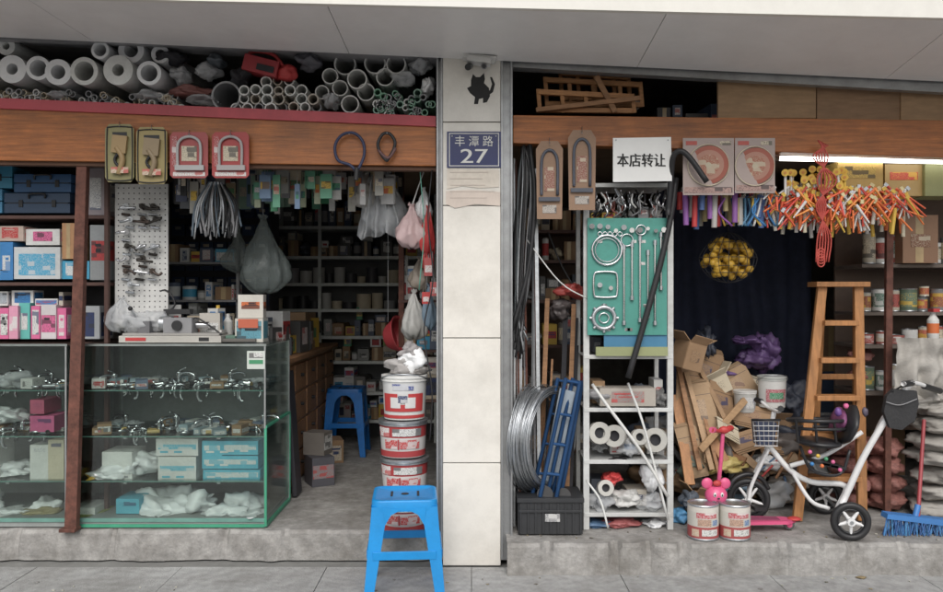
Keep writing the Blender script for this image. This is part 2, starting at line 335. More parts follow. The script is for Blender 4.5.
# ================================================= LOFT LEFT - pipes
b=B('film_rolls')
for u,v,r in [(-14,68,14),(12,69,14),(38,68,12),(58,72,13),(84,71,14),(118,70,15),(149,73,12),(100,50,9),(131,50,13),(160,54,9),(6,46,9),(-40,66,14),(-66,66,14)]:
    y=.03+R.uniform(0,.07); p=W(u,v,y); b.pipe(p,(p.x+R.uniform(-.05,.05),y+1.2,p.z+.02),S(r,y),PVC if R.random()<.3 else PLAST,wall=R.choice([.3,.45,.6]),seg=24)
b.done()
b=B('small_pipe_bundle')
for i in range(110):
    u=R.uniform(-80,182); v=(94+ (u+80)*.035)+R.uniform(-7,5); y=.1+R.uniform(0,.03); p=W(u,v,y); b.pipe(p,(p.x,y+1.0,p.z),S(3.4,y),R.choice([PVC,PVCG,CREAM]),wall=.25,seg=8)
b.done()
b=B('pvc_pipe_stack')
for row,(v,u0,u1) in enumerate([(108,236,322),(99,240,318),(90,244,310),(81,262,300)]):
    u=u0+ (row%2)*4
    while u<u1:
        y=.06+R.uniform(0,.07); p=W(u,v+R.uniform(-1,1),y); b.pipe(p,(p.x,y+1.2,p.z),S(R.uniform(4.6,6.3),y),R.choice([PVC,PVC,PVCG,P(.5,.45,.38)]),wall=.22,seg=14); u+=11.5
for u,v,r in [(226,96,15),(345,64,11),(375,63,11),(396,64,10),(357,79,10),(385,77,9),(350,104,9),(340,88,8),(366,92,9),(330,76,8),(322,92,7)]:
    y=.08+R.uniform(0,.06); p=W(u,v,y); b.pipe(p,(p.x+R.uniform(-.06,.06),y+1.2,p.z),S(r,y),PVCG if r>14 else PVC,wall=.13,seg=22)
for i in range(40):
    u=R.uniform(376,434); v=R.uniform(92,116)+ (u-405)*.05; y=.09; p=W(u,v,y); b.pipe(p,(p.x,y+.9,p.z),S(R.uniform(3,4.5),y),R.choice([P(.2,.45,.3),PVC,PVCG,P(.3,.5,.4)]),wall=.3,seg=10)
b.done()
b=B('angle_grinder_case'); b.box(W(263,68,.12),(.2,.12,.09),P(.4,.02,.03),(0,14,0)); b.blob(W(287,73,.12),(.06,.05,.05),RED,.1,crump=.02); b.ut([(246,62,.1),(252,52,.1),(272,54,.1),(283,66,.1)],.011,RED); b.box(W(265,68,.055),(.1,.004,.035),DARK,(0,14,0)); b.done(.008)
b=B('plastic_wrapped_goods')
for u,v,sx,sz,m in [(182,76,.06,.05,CLEAR),(208,72,.07,.05,CLEAR),(190,92,.12,.035,P(.2,.07,.06)),(205,100,.09,.03,CLEAR),(420,66,.07,.05,CLEAR),(402,80,.08,.04,CLEAR),(428,88,.04,.06,PLAST),(332,100,.05,.05,CLEAR),(216,62,.05,.04,P(.1,.12,.14)),(60,96,.06,.03,CLEAR),(150,96,.08,.03,CLEAR),(170,58,.09,.04,DARK),(240,78,.06,.06,DARK),(310,62,.08,.05,P(.12,.12,.14))]:
    b.blob(W(u,v,.14),(sx,.09,sz),m,.25,1.3,crump=.12)
b.done()
b=B('loft_stock'); b.row(-3.9,-.3,2.3,.9,.4,.12,.25,PAL_D,.15,.35); b.done()

# ================================================= LEFT SHOP FRONT
b=B('steel_post'); b.poly([(78,108),(88,108),(76,531),(64,531)],.06,.045,RUST); b.box((X(70,.08),.08,.012),(.09,.08,.02),RUST); b.done(.003)
def showcase(x0,x1,name,green=False):
    y0,y1=.15,.75; H=1.049; b=B(name); EDGE=mat('glass_edge',(.14,.28,.24),.2); AL=mat('showcase_aluminium',(.45,.47,.47),.35,.7); GF=mat('green_frame',(.06,.33,.2),.4,dirt=.3)
    g=.006
    b.box(((x0+x1)/2,y0,H/2+.02),(x1-x0,g,H-.06),GLASS); b.box((x1,(y0+y1)/2,H/2+.02),(g,y1-y0-.02,H-.06),GLASS); b.box((x0,(y0+y1)/2,H/2+.02),(g,y1-y0-.02,H-.06),GLASS)
    b.box(((x0+x1)/2,(y0+y1)/2,H),(x1-x0+.02,y1-y0+.02,.008),GLASS)
    for z in (.785,.52,.262): 
        b.box(((x0+x1)/2,(y0+y1)/2,z),(x1-x0-.02,y1-y0-.03,.007),GLASS); b.box(((x0+x1)/2,y0+.012,z),(x1-x0-.02,.003,.006),EDGE)
        for xx in (x0+.25*(x1-x0),x0+.75*(x1-x0)): b.box((xx,y0+.02,z-.01),(.02,.02,.008),AL)
    b.box(((x0+x1)/2,(y0+y1)/2,.03),(x1-x0,y1-y0,.05),P(.3,.33,.32)); b.box(((x0+x1)/2,y1,H/2),(x1-x0,.01,H-.02),mat('showcase_back',(.3,.32,.32),.5,dirt=.4))
    b.box(((x0+x1)/2,y0-.006,.045),(x1-x0+.01,.004,.022),EDGE); b.box(((x0+x1)/2,y0-.007,H),(x1-x0+.02,.004,.012),AL)
    for x in (x0,x1):
        b.box((x,y0,H/2),(.009,.009,H-.01),AL); b.box((x,y1,H/2),(.012,.012,H-.01),AL)
    if green:
        b.box((x1+.005,y0-.004,.29),(.014,.014,.56),GF); b.box((x1+.005,y1+.004,.29),(.014,.014,.56),GF); b.box((x1+.006,(y0+y1)/2,.578),(.012,y1-y0,.014),GF); b.box((x1+.006,(y0+y1)/2,.014),(.012,y1-y0,.02),GF); b.box(((x0+x1)/2,y0-.011,.014),(x1-x0,.006,.018),GF)
    b.done(); return
LX0,LX1=X(77,.15),X(265,.15); showcase(LX0,LX1,'glass_display_counter',True); showcase(-3.7,X(66,.15),'glass_display_counter')
def faucet(b,p,rz,lie,s=1.0,m=CHROME):
    sv=b.T.copy(); b.T=Matrix.Translation(p)@Matrix.Rotation(rz,4,'Z')@Matrix.Rotation(lie,4,'Y')@Matrix.Scale(s,4)
    b.cyl((0,0,0),(0,0,.012),.028,m,seg=14); b.cyl((0,0,.012),(0,0,.07),.018,m,.022,seg=14)
    b.tube([(0,0,.05),(.03,0,.07),(.08,0,.075),(.12,0,.06),(.125,0,.04)],.0115,m); b.blob((0,0,.075),(.024,.024,.016),m,.0,n=2,crump=0)
    b.tube([(0,0,.085),(.02,.0,.1),(.06,0,.115)],.007,m,seg=6); b.T=sv
for (x0,x1) in [(LX0+.06,LX1-.06),(-3.4,X(64,.15)-.06)]:
    for z,nf in [(.79,18),(.525,16)]:
        b=B('faucets'); 
        n=int(nf*(x1-x0)/1.0)+2
        for i in range(n):
            xx=x0+(x1-x0)*(i+.5)/n; faucet(b,Vector((xx,.24+R.uniform(0,.26),z+.016)),R.uniform(0,6.28),R.choice([0,1.5,1.5,0,1.5]),R.uniform(.55,.9))
        for i in range(n*3):
            xx=R.uniform(x0,x1); p=Vector((xx,R.uniform(.2,.6),z+.014)); 
            k=R.random()
            if k<.4: b.cyl(p,p+Vector((R.uniform(-.07,.07),R.uniform(-.03,.03),0)),.012,R.choice([CHROME,STEEL,P(.5,.35,.1,.3),BLACK]),seg=10)
            elif k<.7: b.ring(p+Vector((0,0,0)),.03,.006,CHROME,n=(0,0,1),seg=16)
            else: b.carton(p-Vector((0,0,.012)),(R.uniform(.04,.08),.1,R.uniform(.02,.06)),R.choice([WHITE,P(.3,.4,.45),P(.15,.2,.3),CARD]),WHITE,R.uniform(-30,30))
        b.done()
        b=B('bagged_fittings')
        for i in range(7): b.blob((R.uniform(x0,x1),R.uniform(.3,.6),z+.025),(.07,.05,.022),CLEAR,.3,crump=.16,rot=(0,0,R.uniform(0,90)),floor=z+.006)
        b.done()
LT=P(.08,.48,.64)
b=B('faucet_boxes')
for u0,u1,v0,v1,c,l in [(156,198,439,456,WHITE,LT),(158,196,457,481,WHITE,LT),(202,222,441,456,LT,WHITE),(222,258,441,455,LT,WHITE),(202,258,456,469,LT,WHITE),(203,260,470,481,LT,WHITE),(102,132,452,481,WHITE,None)]:
    b.rect(u0,u1,v0,v1,.22,.2,c)
    if l: b.rect(u0+2,u1-2,(v0+v1)/2-3,(v0+v1)/2+2,.2185,.0012,PR(l,c))
    for k in range(2): b.rect(u0+4+k*14,u0+12+k*14,v1-5,v1-3,.218,.0012,l or GREY)
for u0,u1,v0,v1,c in [(116,139,499,514,LT),(118,139,515,523,LT),(80,95,508,520,WHITE),(-40,-5,440,478,WHITE),(30,48,445,480,WHITE),(48,64,440,480,CREAM),(30,44,400,414,P(.6,.1,.2)),(30,54,416,432,PINK)]:
    b.rect(u0,u1,v0,v1,.22,.2,c); b.rect(u0+3,u1-3,v0+3,v0+7,.2185,.0012,PR(c,NAVY))
b.done(.002)
b=B('plastic_bags')
for u,v,y,a,h,m,fl in [(125,468,.3,.15,.06,PLAST,.27),(148,462,.35,.12,.07,PLAST,.27),(110,474,.26,.1,.045,PLAST,.27),(100,475,.3,.06,.03,YEL,.27),
    (160,512,.3,.16,.07,PLAST,.057),(195,505,.34,.15,.08,PLAST,.057),(225,514,.28,.14,.065,PLAST,.057),(245,506,.4,.13,.09,PLAST,.057),(180,500,.42,.2,.09,PLAST,.057),(150,498,.42,.12,.07,PLAST,.057),(250,517,.25,.08,.04,PLAST,.057),(95,520,.3,.08,.03,P(.35,.4,.1),.057),
    (10,470,.35,.16,.06,PLAST,.27),(40,515,.3,.12,.04,P(.35,.3,.15),.057),(10,518,.3,.13,.05,PLAST,.057),(10,380,.3,.12,.05,CLEAR,.79),(-20,505,.4,.14,.09,PLAST,.057),(8,415,.3,.1,.05,PLAST,.527),(50,510,.4,.1,.07,PLAST,.057)]:
    b.blob(W(u,v,y),(a,.11,h),m,.35,1.5,crump=.16,rot=(0,R.uniform(-12,12),R.uniform(-25,25)),floor=fl)
b.done()
b=B('storage_shelf'); BR=mat('brown_shelf_steel',(.1,.05,.04),.6,dirt=.3)
for v in (215,282,342): 
    z=Z(v,.35); b.box(((X(-150,.35)+X(108,.35))/2,.55,z-.012),(X(108,.35)-X(-150,.35),.4,.02),BR)
for u in (-150,104): b.rect(u,u+4,120,520,.34,.03,BR); 
b.rect(-150,106,110,340,.76,.01,mat('shelf_back',(.05,.05,.055),.8)); b.done(.002)
def TB(u0,u1,v0,v1,y,m,nm='tool_case'):
    b=B(nm); b.rect(u0,u1,v0,(v0+v1)/2-.5,y,.2,m); b.rect(u0,u1,(v0+v1)/2+.5,v1,y,.2,m)
    b.rect(u0+2,u1-2,(v0+v1)/2-1,(v0+v1)/2+1,y+.004,.19,BLACK)
    b.ut([((u0+u1)/2-8,v0+5,y-.002),((u0+u1)/2-7,v0+1,y-.02),((u0+u1)/2+7,v0+1,y-.02),((u0+u1)/2+8,v0+5,y-.002)],.006,BLACK)
    for k in (.25,.75): b.rect(u0+(u1-u0)*k-2,u0+(u1-u0)*k+2,(v0+v1)/2-3,(v0+v1)/2+4,y-.006,.008,BLACK)
    b.done(.008)
TB(14,71,174,192,.37,P(.02,.1,.25)); TB(4,70,193,213,.38,P(.03,.07,.14)); TB(-40,12,166,188,.37,P(.02,.25,.42)); TB(-40,2,189,213,.37,P(.05,.28,.5))
b=B('boxed_goods')
for u0,u1,v0,v1,c,l in [(-3,24,226,241,P(.55,.42,.35),RED),(26,60,229,245,WHITE,PINK),(0,13,242,280,BLUE,WHITE),(14,61,247,279,P(.6,.63,.64),CYAN),(62,75,223,259,P(.5,.25,.1),None),(62,90,261,279,CYAN,WHITE),(-3,12,262,280,CYAN,WHITE),(86,106,168,215,P(.35,.3,.32),WHITE),(90,108,225,280,P(.3,.32,.33),RED),(-60,-5,240,280,WHITE,BLUE),
   (0,9,308,339,PINK,WHITE),(9,18,306,339,P(.75,.3,.45),WHITE),(19,30,303,339,P(.1,.5,.45),WHITE),(31,40,306,339,PINK,WHITE),(41,56,305,339,P(.65,.6,.62),PINK),(57,66,308,339,PINK,WHITE),(76,100,306,339,P(.4,.42,.44),NAVY),(-60,-3,306,339,WHITE,BLUE)]:
    y=.37+R.uniform(0,.03); a=W(u0,v1,y); c2=W(u1,v0,y); b.carton(((a.x+c2.x)/2,y+.09,a.z),(c2.x-a.x,.18,c2.z-a.z),c,l,R.uniform(-2,2),ink=R.choice([c,DARK,NAVY]))
b.row(X(-3,.4),X(60,.4),Z(306,.4)+.0,.42,.15,.03,.1,PAL_W); b.done(.0015)
b=B('pegboard_display'); b.rect(115,168,184,328,.4,.012,mat('pegboard_white',(.66,.66,.64),.5,dirt=.2))
for i in range(10):
    for j in range(26):
        p=W(118.5+i*5.2,188+j*5.4,.4); b.cyl((p.x,.3985,p.z),(p.x,.3995,p.z),.0042,DARK,seg=6)
HM=[CHROME,mat('bronze_handle',(.09,.07,.06),.35,.7),STEEL,mat('bronze_handle_dark',(.05,.045,.04),.35,.6)]
for v in (206,219,232,246,258,271,284):
    for u in (128,141,154):
        if R.random()<.12: continue
        m=R.choice(HM); u2=u+R.uniform(-3,3); b.cyl(W(u2,v,.4),W(u2,v,.35),.017,m); b.ut([(u2,v,.35),(u2+R.choice([-6,6]),v+R.uniform(-1,4),.345),(u2+R.choice([-1,1])*10,v+R.uniform(1,6),.35)],.008,m); b.ut([(u2-4,v+8,.38),(u2+4,v+9,.375)],.008,R.choice(HM))
b.done()
b=B('clear_bag'); b.sack(W(122,297,.37),.1,.08,.2,CLEAR); b.blob(W(142,322,.36),(.13,.07,.07),CLEAR,.25,1.3,crump=.14,floor=1.056); b.done()
zt=1.056
b=B('key_cutting_machine'); p=Vector((X(176,.35),.35,zt)); KG=P(.5,.48,.44)
b.box(p+Vector((0,0,.02)),(.6,.2,.04),KG); b.box(p+Vector((0,0,.048)),(.57,.17,.014),P(.35,.34,.32)); b.box(p+Vector((.03,0,.1)),(.17,.12,.09),GREY); b.cyl(p+Vector((-.09,0,.11)),p+Vector((-.02,0,.11)),.045,STEEL); b.cyl(p+Vector((.12,0,.1)),p+Vector((.2,0,.1)),.02,CHROME)
b.box(p+Vector((-.17,-.02,.09)),(.07,.08,.07),P(.15,.15,.16)); b.cyl(p+Vector((-.2,-.05,.12)),p+Vector((-.24,-.08,.2)),.006,STEEL); b.blob(p+Vector((-.24,-.08,.2)),(.014,.014,.014),BLACK,0,n=2,crump=0)
b.cyl(p+Vector((.03,-.061,.1)),p+Vector((.03,-.075,.1)),.03,BLACK); b.box(p+Vector((-.2,-.101,.02)),(.12,.003,.02),RED); b.box(p+Vector((.2,-.101,.02)),(.06,.003,.022),BLACK); b.box(p+Vector((0,.04,.18)),(.16,.06,.03),BLACK)
b.done(.004)
b=B('counter_clutter')
for i in range(26):
    q=Vector((X(R.uniform(150,228),.5),R.uniform(.42,.66),zt)); h=R.uniform(.04,.22)
    if R.random()<.5: b.carton(q,(R.uniform(.05,.12),.08,h),*R.choice(PAL_C+PAL_W+PAL_D),rz=R.uniform(-20,20))
    else: b.lathe(q,[(0,0),(.03,0),(.03,h*.7),(.012,h*.85),(.012,h),(0,h)],R.choice([WHITE,GREY,RED,YEL,BLACK]),seg=14)
b.ut([(150,300,.42),(165,290,.4),(175,305,.4),(160,320,.4),(180,330,.38)],.006,BLACK)
b.ut([(185,330,.3),(195,318,.32),(210,326,.3),(222,335,.28)],.005,BLACK); b.done(.0015)
b=B('paint_sprayer_box'); 
b.carton((X(249,.3),.36,zt),(S(28,.3),.12,.14),P(.6,.58,.52),P(.1,.35,.45)); b.carton((X(249,.3),.37,zt+.142),(S(25,.3),.1,.14),P(.65,.62,.55),ORG,4); b.carton((X(208,.4),.46,zt+.0),(.12,.1,.17),P(.5,.47,.42),WHITE,8); b.rect(238,258,319,328,.292,.002,P(.6,.12,.05)); b.done(.002)
b=B('price_tag'); b.rect(247,265,351,369,.138,.003,P(.6,.65,.6)); b.rect(249,263,360,364,.1365,.001,GRN); b.rect(249,263,353,358,.1365,.001,PR(WHITE,DARK)); b.done()
b=B('counter_tray'); b.box((X(242,.35),.35,zt+.012),(.2,.16,.02),P(.12,.11,.1)); b.box((X(242,.35),.35,zt+.03),(.17,.1,.02),P(.1,.2,.15)); b.done(.003)
def archpack(u0,u1,v0,v1,base,loop,nm='bicycle_lock_pack'):
    b=B(nm); w=u1-u0; y=-.012; b.poly([(u0,v0+4),(u0+3,v0),(u1-3,v0),(u1,v0+4),(u1,v1-3),(u1-3,v1),(u0+3,v1),(u0,v1-3)],y,.004,base)
    c=(u0+u1)/2; b.ut([(c-w*.3,v1-10,y-.012),(c-w*.3,v0+14,y-.012),(c-w*.2,v0+7,y-.012),(c,v0+4.5,y-.012),(c+w*.2,v0+7,y-.012),(c+w*.3,v0+14,y-.012),(c+w*.3,v1-10,y-.012)],.008,loop)
    b.rect(c-w*.38,c+w*.38,v1-13,v1-8,y-.022,.02,loop); b.rect(c-w*.2,c+w*.2,v0+14,v0+29,y-.0025,.002,PR(CREAM,DARK)); b.rect(u0+3,u1-3,v1-6,v1-2,y-.0025,.002,PR(WHITE,RED))
    b.rect(u0+2,u0+7,v0+4,v1-12,y-.0025,.002,PR(base,WHITE))
    b.cyl(W(c,v0+2,y-.001),W(c,v0+2,y-.0035),.004,DARK,seg=8); b.cyl(W(c,v0-2,0.03),W(c,v0+2,y-.02),.0025,STEEL,seg=6); b.done()
archpack(170,208,132,178,P(.38,.06,.06),P(.42,.42,.42)); archpack(212,249,132,178,P(.42,.04,.04),P(.4,.37,.37))
def toolpack(u0,u1,v0,v1,base,tool,nm):
    b=B(nm); y=-.012; c=(u0+u1)/2; w=u1-u0
    b.poly([(u0,v0+5),(u0+4,v0),(u1-4,v0),(u1,v0+5),(u1,v1-5),(u1-3,v1),(u0+3,v1),(u0,v1-5)],y,.004,base)
    b.ut([(u0+2,v0+8,y-.003),(u0+5,v0+3,y-.003),(u1-5,v0+3,y-.003),(u1-2,v0+8,y-.003),(u1-2,v1-8,y-.003),(u1-5,v1-2,y-.003),(u0+5,v1-2,y-.003),(u0+2,v1-8,y-.003)],.0035,BLACK,closed=True)
    b.box(W(c,v0+(v1-v0)*.35,y-.012),(S(w*.5),.02,S((v1-v0)*.3)),tool,(0,6,0)); b.ut([(c-3,v0+(v1-v0)*.4,y-.012),(c+3,v0+(v1-v0)*.6,y-.014),(c-1,v1-8,y-.012)],.016,tool)
    b.ut([(c+5,v0+(v1-v0)*.4,y-.012),(c-5,v0+(v1-v0)*.62,y-.012),(c+6,v1-10,y-.012)],.008,BLACK)
    b.rect(c-w*.25,c+w*.25,v0+8,v0+12,y-.003,.002,BLACK); b.rect(c-w*.3,c+w*.3,v1-15,v1-9,y-.024,.003,PR(CREAM,RED)); b.cyl(W(c,v0-2,0.03),W(c,v0+2,y-.02),.0025,STEEL,seg=6); b.done(.001)
toolpack(105,134,124,182,P(.28,.25,.1),P(.38,.25,.1),'glove_pack'); toolpack(136,167,127,184,P(.36,.28,.1),P(.3,.22,.12),'glove_pack')
b=B('cable_lock'); b.ut([(357,172,-.01),(350,165,-.012),(338,160,-.01),(335,146,-.01),(342,135,-.01),(354,133,-.01),(363,142,-.01),(364,156,-.012),(357,172,-.02)],.0085,P(.02,.03,.09)); b.cyl(W(357,168,-.02),W(356,180,-.02),.014,BLACK); b.cyl(W(349,134,.03),W(349,134,-.03),.003,STEEL,seg=6); b.done()
b=B('cable_lock'); b.ut([(386,160,-.01),(380,152,-.01),(378,143,-.01),(383,134,-.01),(390,134,-.01),(395,142,-.01),(393,151,-.01),(388,159,-.01)],.009,BLACK,closed=True); b.ut([(378,150,-.014),(388,158,-.014),(396,148,-.014)],.008,P(.15,.07,.07)); b.cyl(W(387,133,.03),W(387,133,-.03),.003,STEEL,seg=6); b.done()
b=B('hanging_packets')
for i in range(150):
    u=R.uniform(172,396); v=R.uniform(168,186); y=R.uniform(.22,1.3); h=R.uniform(16,36); w=R.uniform(5,13)
    m=R.choice([GRN,P(.12,.4,.25),P(.25,.4,.3),P(.5,.5,.48),P(.4,.45,.3),P(.15,.25,.4),P(.3,.3,.32),CREAM,DARK] if 235<u<335 else [GREY,P(.12,.13,.15),P(.5,.5,.5),P(.4,.3,.18),P(.1,.12,.2),P(.35,.34,.3),BLACK])
    b.rect(u,u+w,v,v+h,y,.015,m); b.rect(u+1,u+w-1,v+h*.3,v+h*.6,y-.002,.0018,PR(R.choice([WHITE,YEL,CREAM,GRN]),R.choice([DARK,RED,NAVY]))); b.cyl(W(u+w/2,v,y+.005),(X(u+w/2,y),y+.005,2.25),.0015,STEEL,seg=5)
b.done()
b=B('hanging_hardware_bundle')
for i in range(60):
    u=R.uniform(194,238); b.ut([(216+(u-216)*.3,182,.3),(u,205,.3+R.uniform(-.03,.03)),(u+R.uniform(-6,6),R.uniform(222,240),.3)],R.uniform(.004,.007),R.choice([STEEL,BLACK,GREY,P(.15,.2,.25),BLACK]),seg=6)
b.done()
GCF=mat('grey_clear_film',(.2,.23,.22),.22,bump=.4,trans=.5)
b=B('hanging_plastic_bag')
b.sack(W(263,215,.7),.15,.1,.5,GCF); b.sack(W(238,228,.9),.09,.09,.3,GCF)
b.ut([(262,180,.7),(263,198,.7),(263,216,.7)],.004,GREY); b.done()
b=B('hanging_white_bag'); b.cloth(357,402,176,236,.4,CLEAR,4,.05,taper=.5,jag=.2); b.sack(W(386,172,.46),.12,.08,.37,CLEAR); b.sack(W(366,172,.45),.08,.06,.22,P(.4,.38,.35)); b.done()
b=B('hanging_pink_bag'); b.sack(W(412,204,.25),.095,.08,.26,P(.6,.42,.42),7); b.sack(W(424,188,.3),.05,.05,.2,PLAST,6); b.ut([(425,168,.25),(418,188,.25),(412,206,.25)],.004,WHITE); b.done()
b=B('red_net_bag')
for i in range(26): 
    u=429+R.uniform(-5,5); b.ut([(429,205,.22),(u,235+R.uniform(-10,10),.22+R.uniform(-.03,.03)),(u+R.uniform(-3,3),R.uniform(250,275),.22)],.004,R.choice([RED,P(.5,.1,.1),P(.3,.05,.05)]),seg=5)
b.sack(W(428,206,.22),.045,.05,.28,RED,6); b.done()
b=B('red_white_packs')
for u,v,w_,h_ in [(424,258,9,18),(430,282,8,14),(422,292,8,12)]: b.rect(u,u+w_,v,v+h_,.2,.03,R.choice([RED,P(.5,.08,.08)])); b.rect(u+1,u+w_-1,v+h_*.4,v+h_*.8,.198,.0018,PR(WHITE,RED)); b.cyl(W(u+w_/2,v,.21),W(430,206,.21),.0015,STEEL,seg=5)
b.done(.002)
b=B('red_plastic_basin'); sv=b.T; b.T=Matrix.Translation(W(388,338,.88))@Matrix.Rotation(math.radians(74),4,'Y')@Matrix.Rotation(math.radians(20),4,'X'); b.lathe((0,0,0),[(0,0),(.07,0),(.085,.02),(.12,.09),(.13,.095),(.13,.1),(.115,.095),(.08,.025),(.0,.01)],P(.42,.03,.04),seg=28); b.T=sv; b.cyl(W(388,322,.9),(X(388,.9),.9,2.25),.002,STEEL,seg=5); b.done()
b=B('parts_bin_cabinet'); y=2.0; b.rect(170,270,165,400,y+.03,.3,P(.03,.035,.05))
for i in range(7):
    for j in range(13):
        u=172+i*14; v=168+j*17.5; b.rect(u,u+12.5,v+4,v+15,y,.03,R.choice([P(.02,.05,.13),P(.02,.04,.1),P(.03,.07,.16)])); b.rect(u+3,u+9,v+6,v+9,y-.002,.002,R.choice([WHITE,GREY,CREAM]))
b.done(.003)
b=B('storage_shelf'); y=1.1
for v in (262,300,330): b.rect(160,238,v,v+2,y,.35,GREY)
for u in (160,236): b.rect(u,u+3,180,420,y,.03,GREY)
b.done()
for v in (262,300,330):
    b=B('boxed_goods'); b.row(X(163,y),X(234,y),Z(v,y),y+.02,.22,.06,.13,PAL_C+PAL_W,lim=.2); b.done(.0015)
b=B('wooden_drawer_cabinet'); WC=mat('cabinet_wood',(.34,.2,.1),.5,var=.25,stretch=(6,1,6),dirt=.3)
b.box((-1.5,1.8,.44),(.5,1.9,.88),WC); b.box((-1.48,1.8,.895),(.56,1.95,.03),WOOD3)
for i in range(5):
    for j in range(4):
        b.box((-1.245,.95+i*.4+.03,.12+j*.21),(.016,.36,.185),WOOD3); b.cyl((-1.237,.98+i*.4,.13+j*.21),(-1.215,.98+i*.4,.13+j*.21),.012,BLACK,seg=8)
b.done(.003)
b=B('boxed_goods')
for i in range(34):
    yy=R.uniform(.95,2.6); b.carton((-1.4+R.uniform(-.15,.08),yy,.912+ (0 if i%3 else .1)),(R.uniform(.12,.25),.15,R.uniform(.06,.24)),*R.choice(PAL_C+PAL_D+PAL_G),rz=R.uniform(60,100))
b.done(.0015)
b=B('leaning_black_panel'); b.box((-1.19,.9,.42),(.03,.16,.82),P(.04,.04,.045),(0,-4,0)); b.done(.004)
b=B('aisle_cartons')
for q,d in [((-1.08,1.25,0),(.16,.2,.2)),((-1.1,1.3,.202),(.14,.16,.16)),((-1.12,2.05,0),(.14,.22,.18))]: b.carton(q,d,*R.choice([(P(.2,.18,.16),WHITE),(P(.1,.1,.12),GREY),(CARD,CREAM)]),rz=R.uniform(-10,80))
b.done(.002)
y=2.8; b=B('storage_shelf'); SH=mat('pale_shelf_steel',(.66,.69,.66),.5,dirt=.2)
SV=(226,256,283,309,336,361,392,420)
for v in SV: b.rect(266,436,v,v+3,y,.4,SH)
for u in (266,318,400,434): b.rect(u,u+3,175,443,y-.002,.03,SH)
b.rect(240,440,150,443,y+.42,.02,P(.1,.105,.11)); b.done()
for k,v in enumerate(SV):
    b=B('boxed_goods'); hh=.15 if v>226 else .25
    pal=PAL_D+PAL_C if k<3 else (PAL_G+PAL_C if k in (4,5) else PAL_C+PAL_D+PAL_W)
    if k in (2,3):
        x=X(272,y)
        while x<X(398,y):
            r=R.uniform(.035,.07); h=R.uniform(.06,.15); zz=Z(v,y); b.lathe((x+r,y+.1,zz),[(0,0),(r,0),(r,h),(r*.8,h),(r*.8,h*.8),(0,h*.8)],R.choice([P(.03,.03,.035),P(.06,.06,.07),GREY,P(.5,.5,.48),CREAM]),seg=14); x+=2*r+.006
    else: b.row(X(271,y),X(433,y),Z(v,y),y+.02,.3,hh*.5,hh,pal,.05,.13)
    b.done(.0015)
b=B('steel_post'); b.rect(398.5,404,170,400,.9,.03,RUST); b.done(.002)
b=B('storage_shelf')
for v in (300,350,400): b.rect(398,442,v,v+2.5,.9,.5,BR)
b.done()
for v in (300,350,400):
    b=B('boxed_goods'); b.row(X(399,.9),X(440,.9),Z(v,.9),.93,.3,.08,.2,PAL_C+PAL_W,.05,.11,stack=.6,lim=.3); b.done(.0015)
b=B('cloth_bundle'); b.sack(W(414,290,.4),.08,.07,.3,P(.42,.42,.4),6); b.sack(W(429,284,.4),.05,.06,.28,P(.2,.3,.4),6); b.sack(W(420,258,.45),.07,.06,.2,P(.3,.25,.2),6); b.done()
b=B('power_cord'); b.ut([(432,170,.05),(428,220,.05),(433,280,.04),(424,330,.05),(432,390,.04),(430,440,.05)],.004,BLACK,seg=6); b.ut([(420,170,.1),(424,230,.1),(419,290,.1)],.003,P(.1,.4,.3),seg=6); b.done()
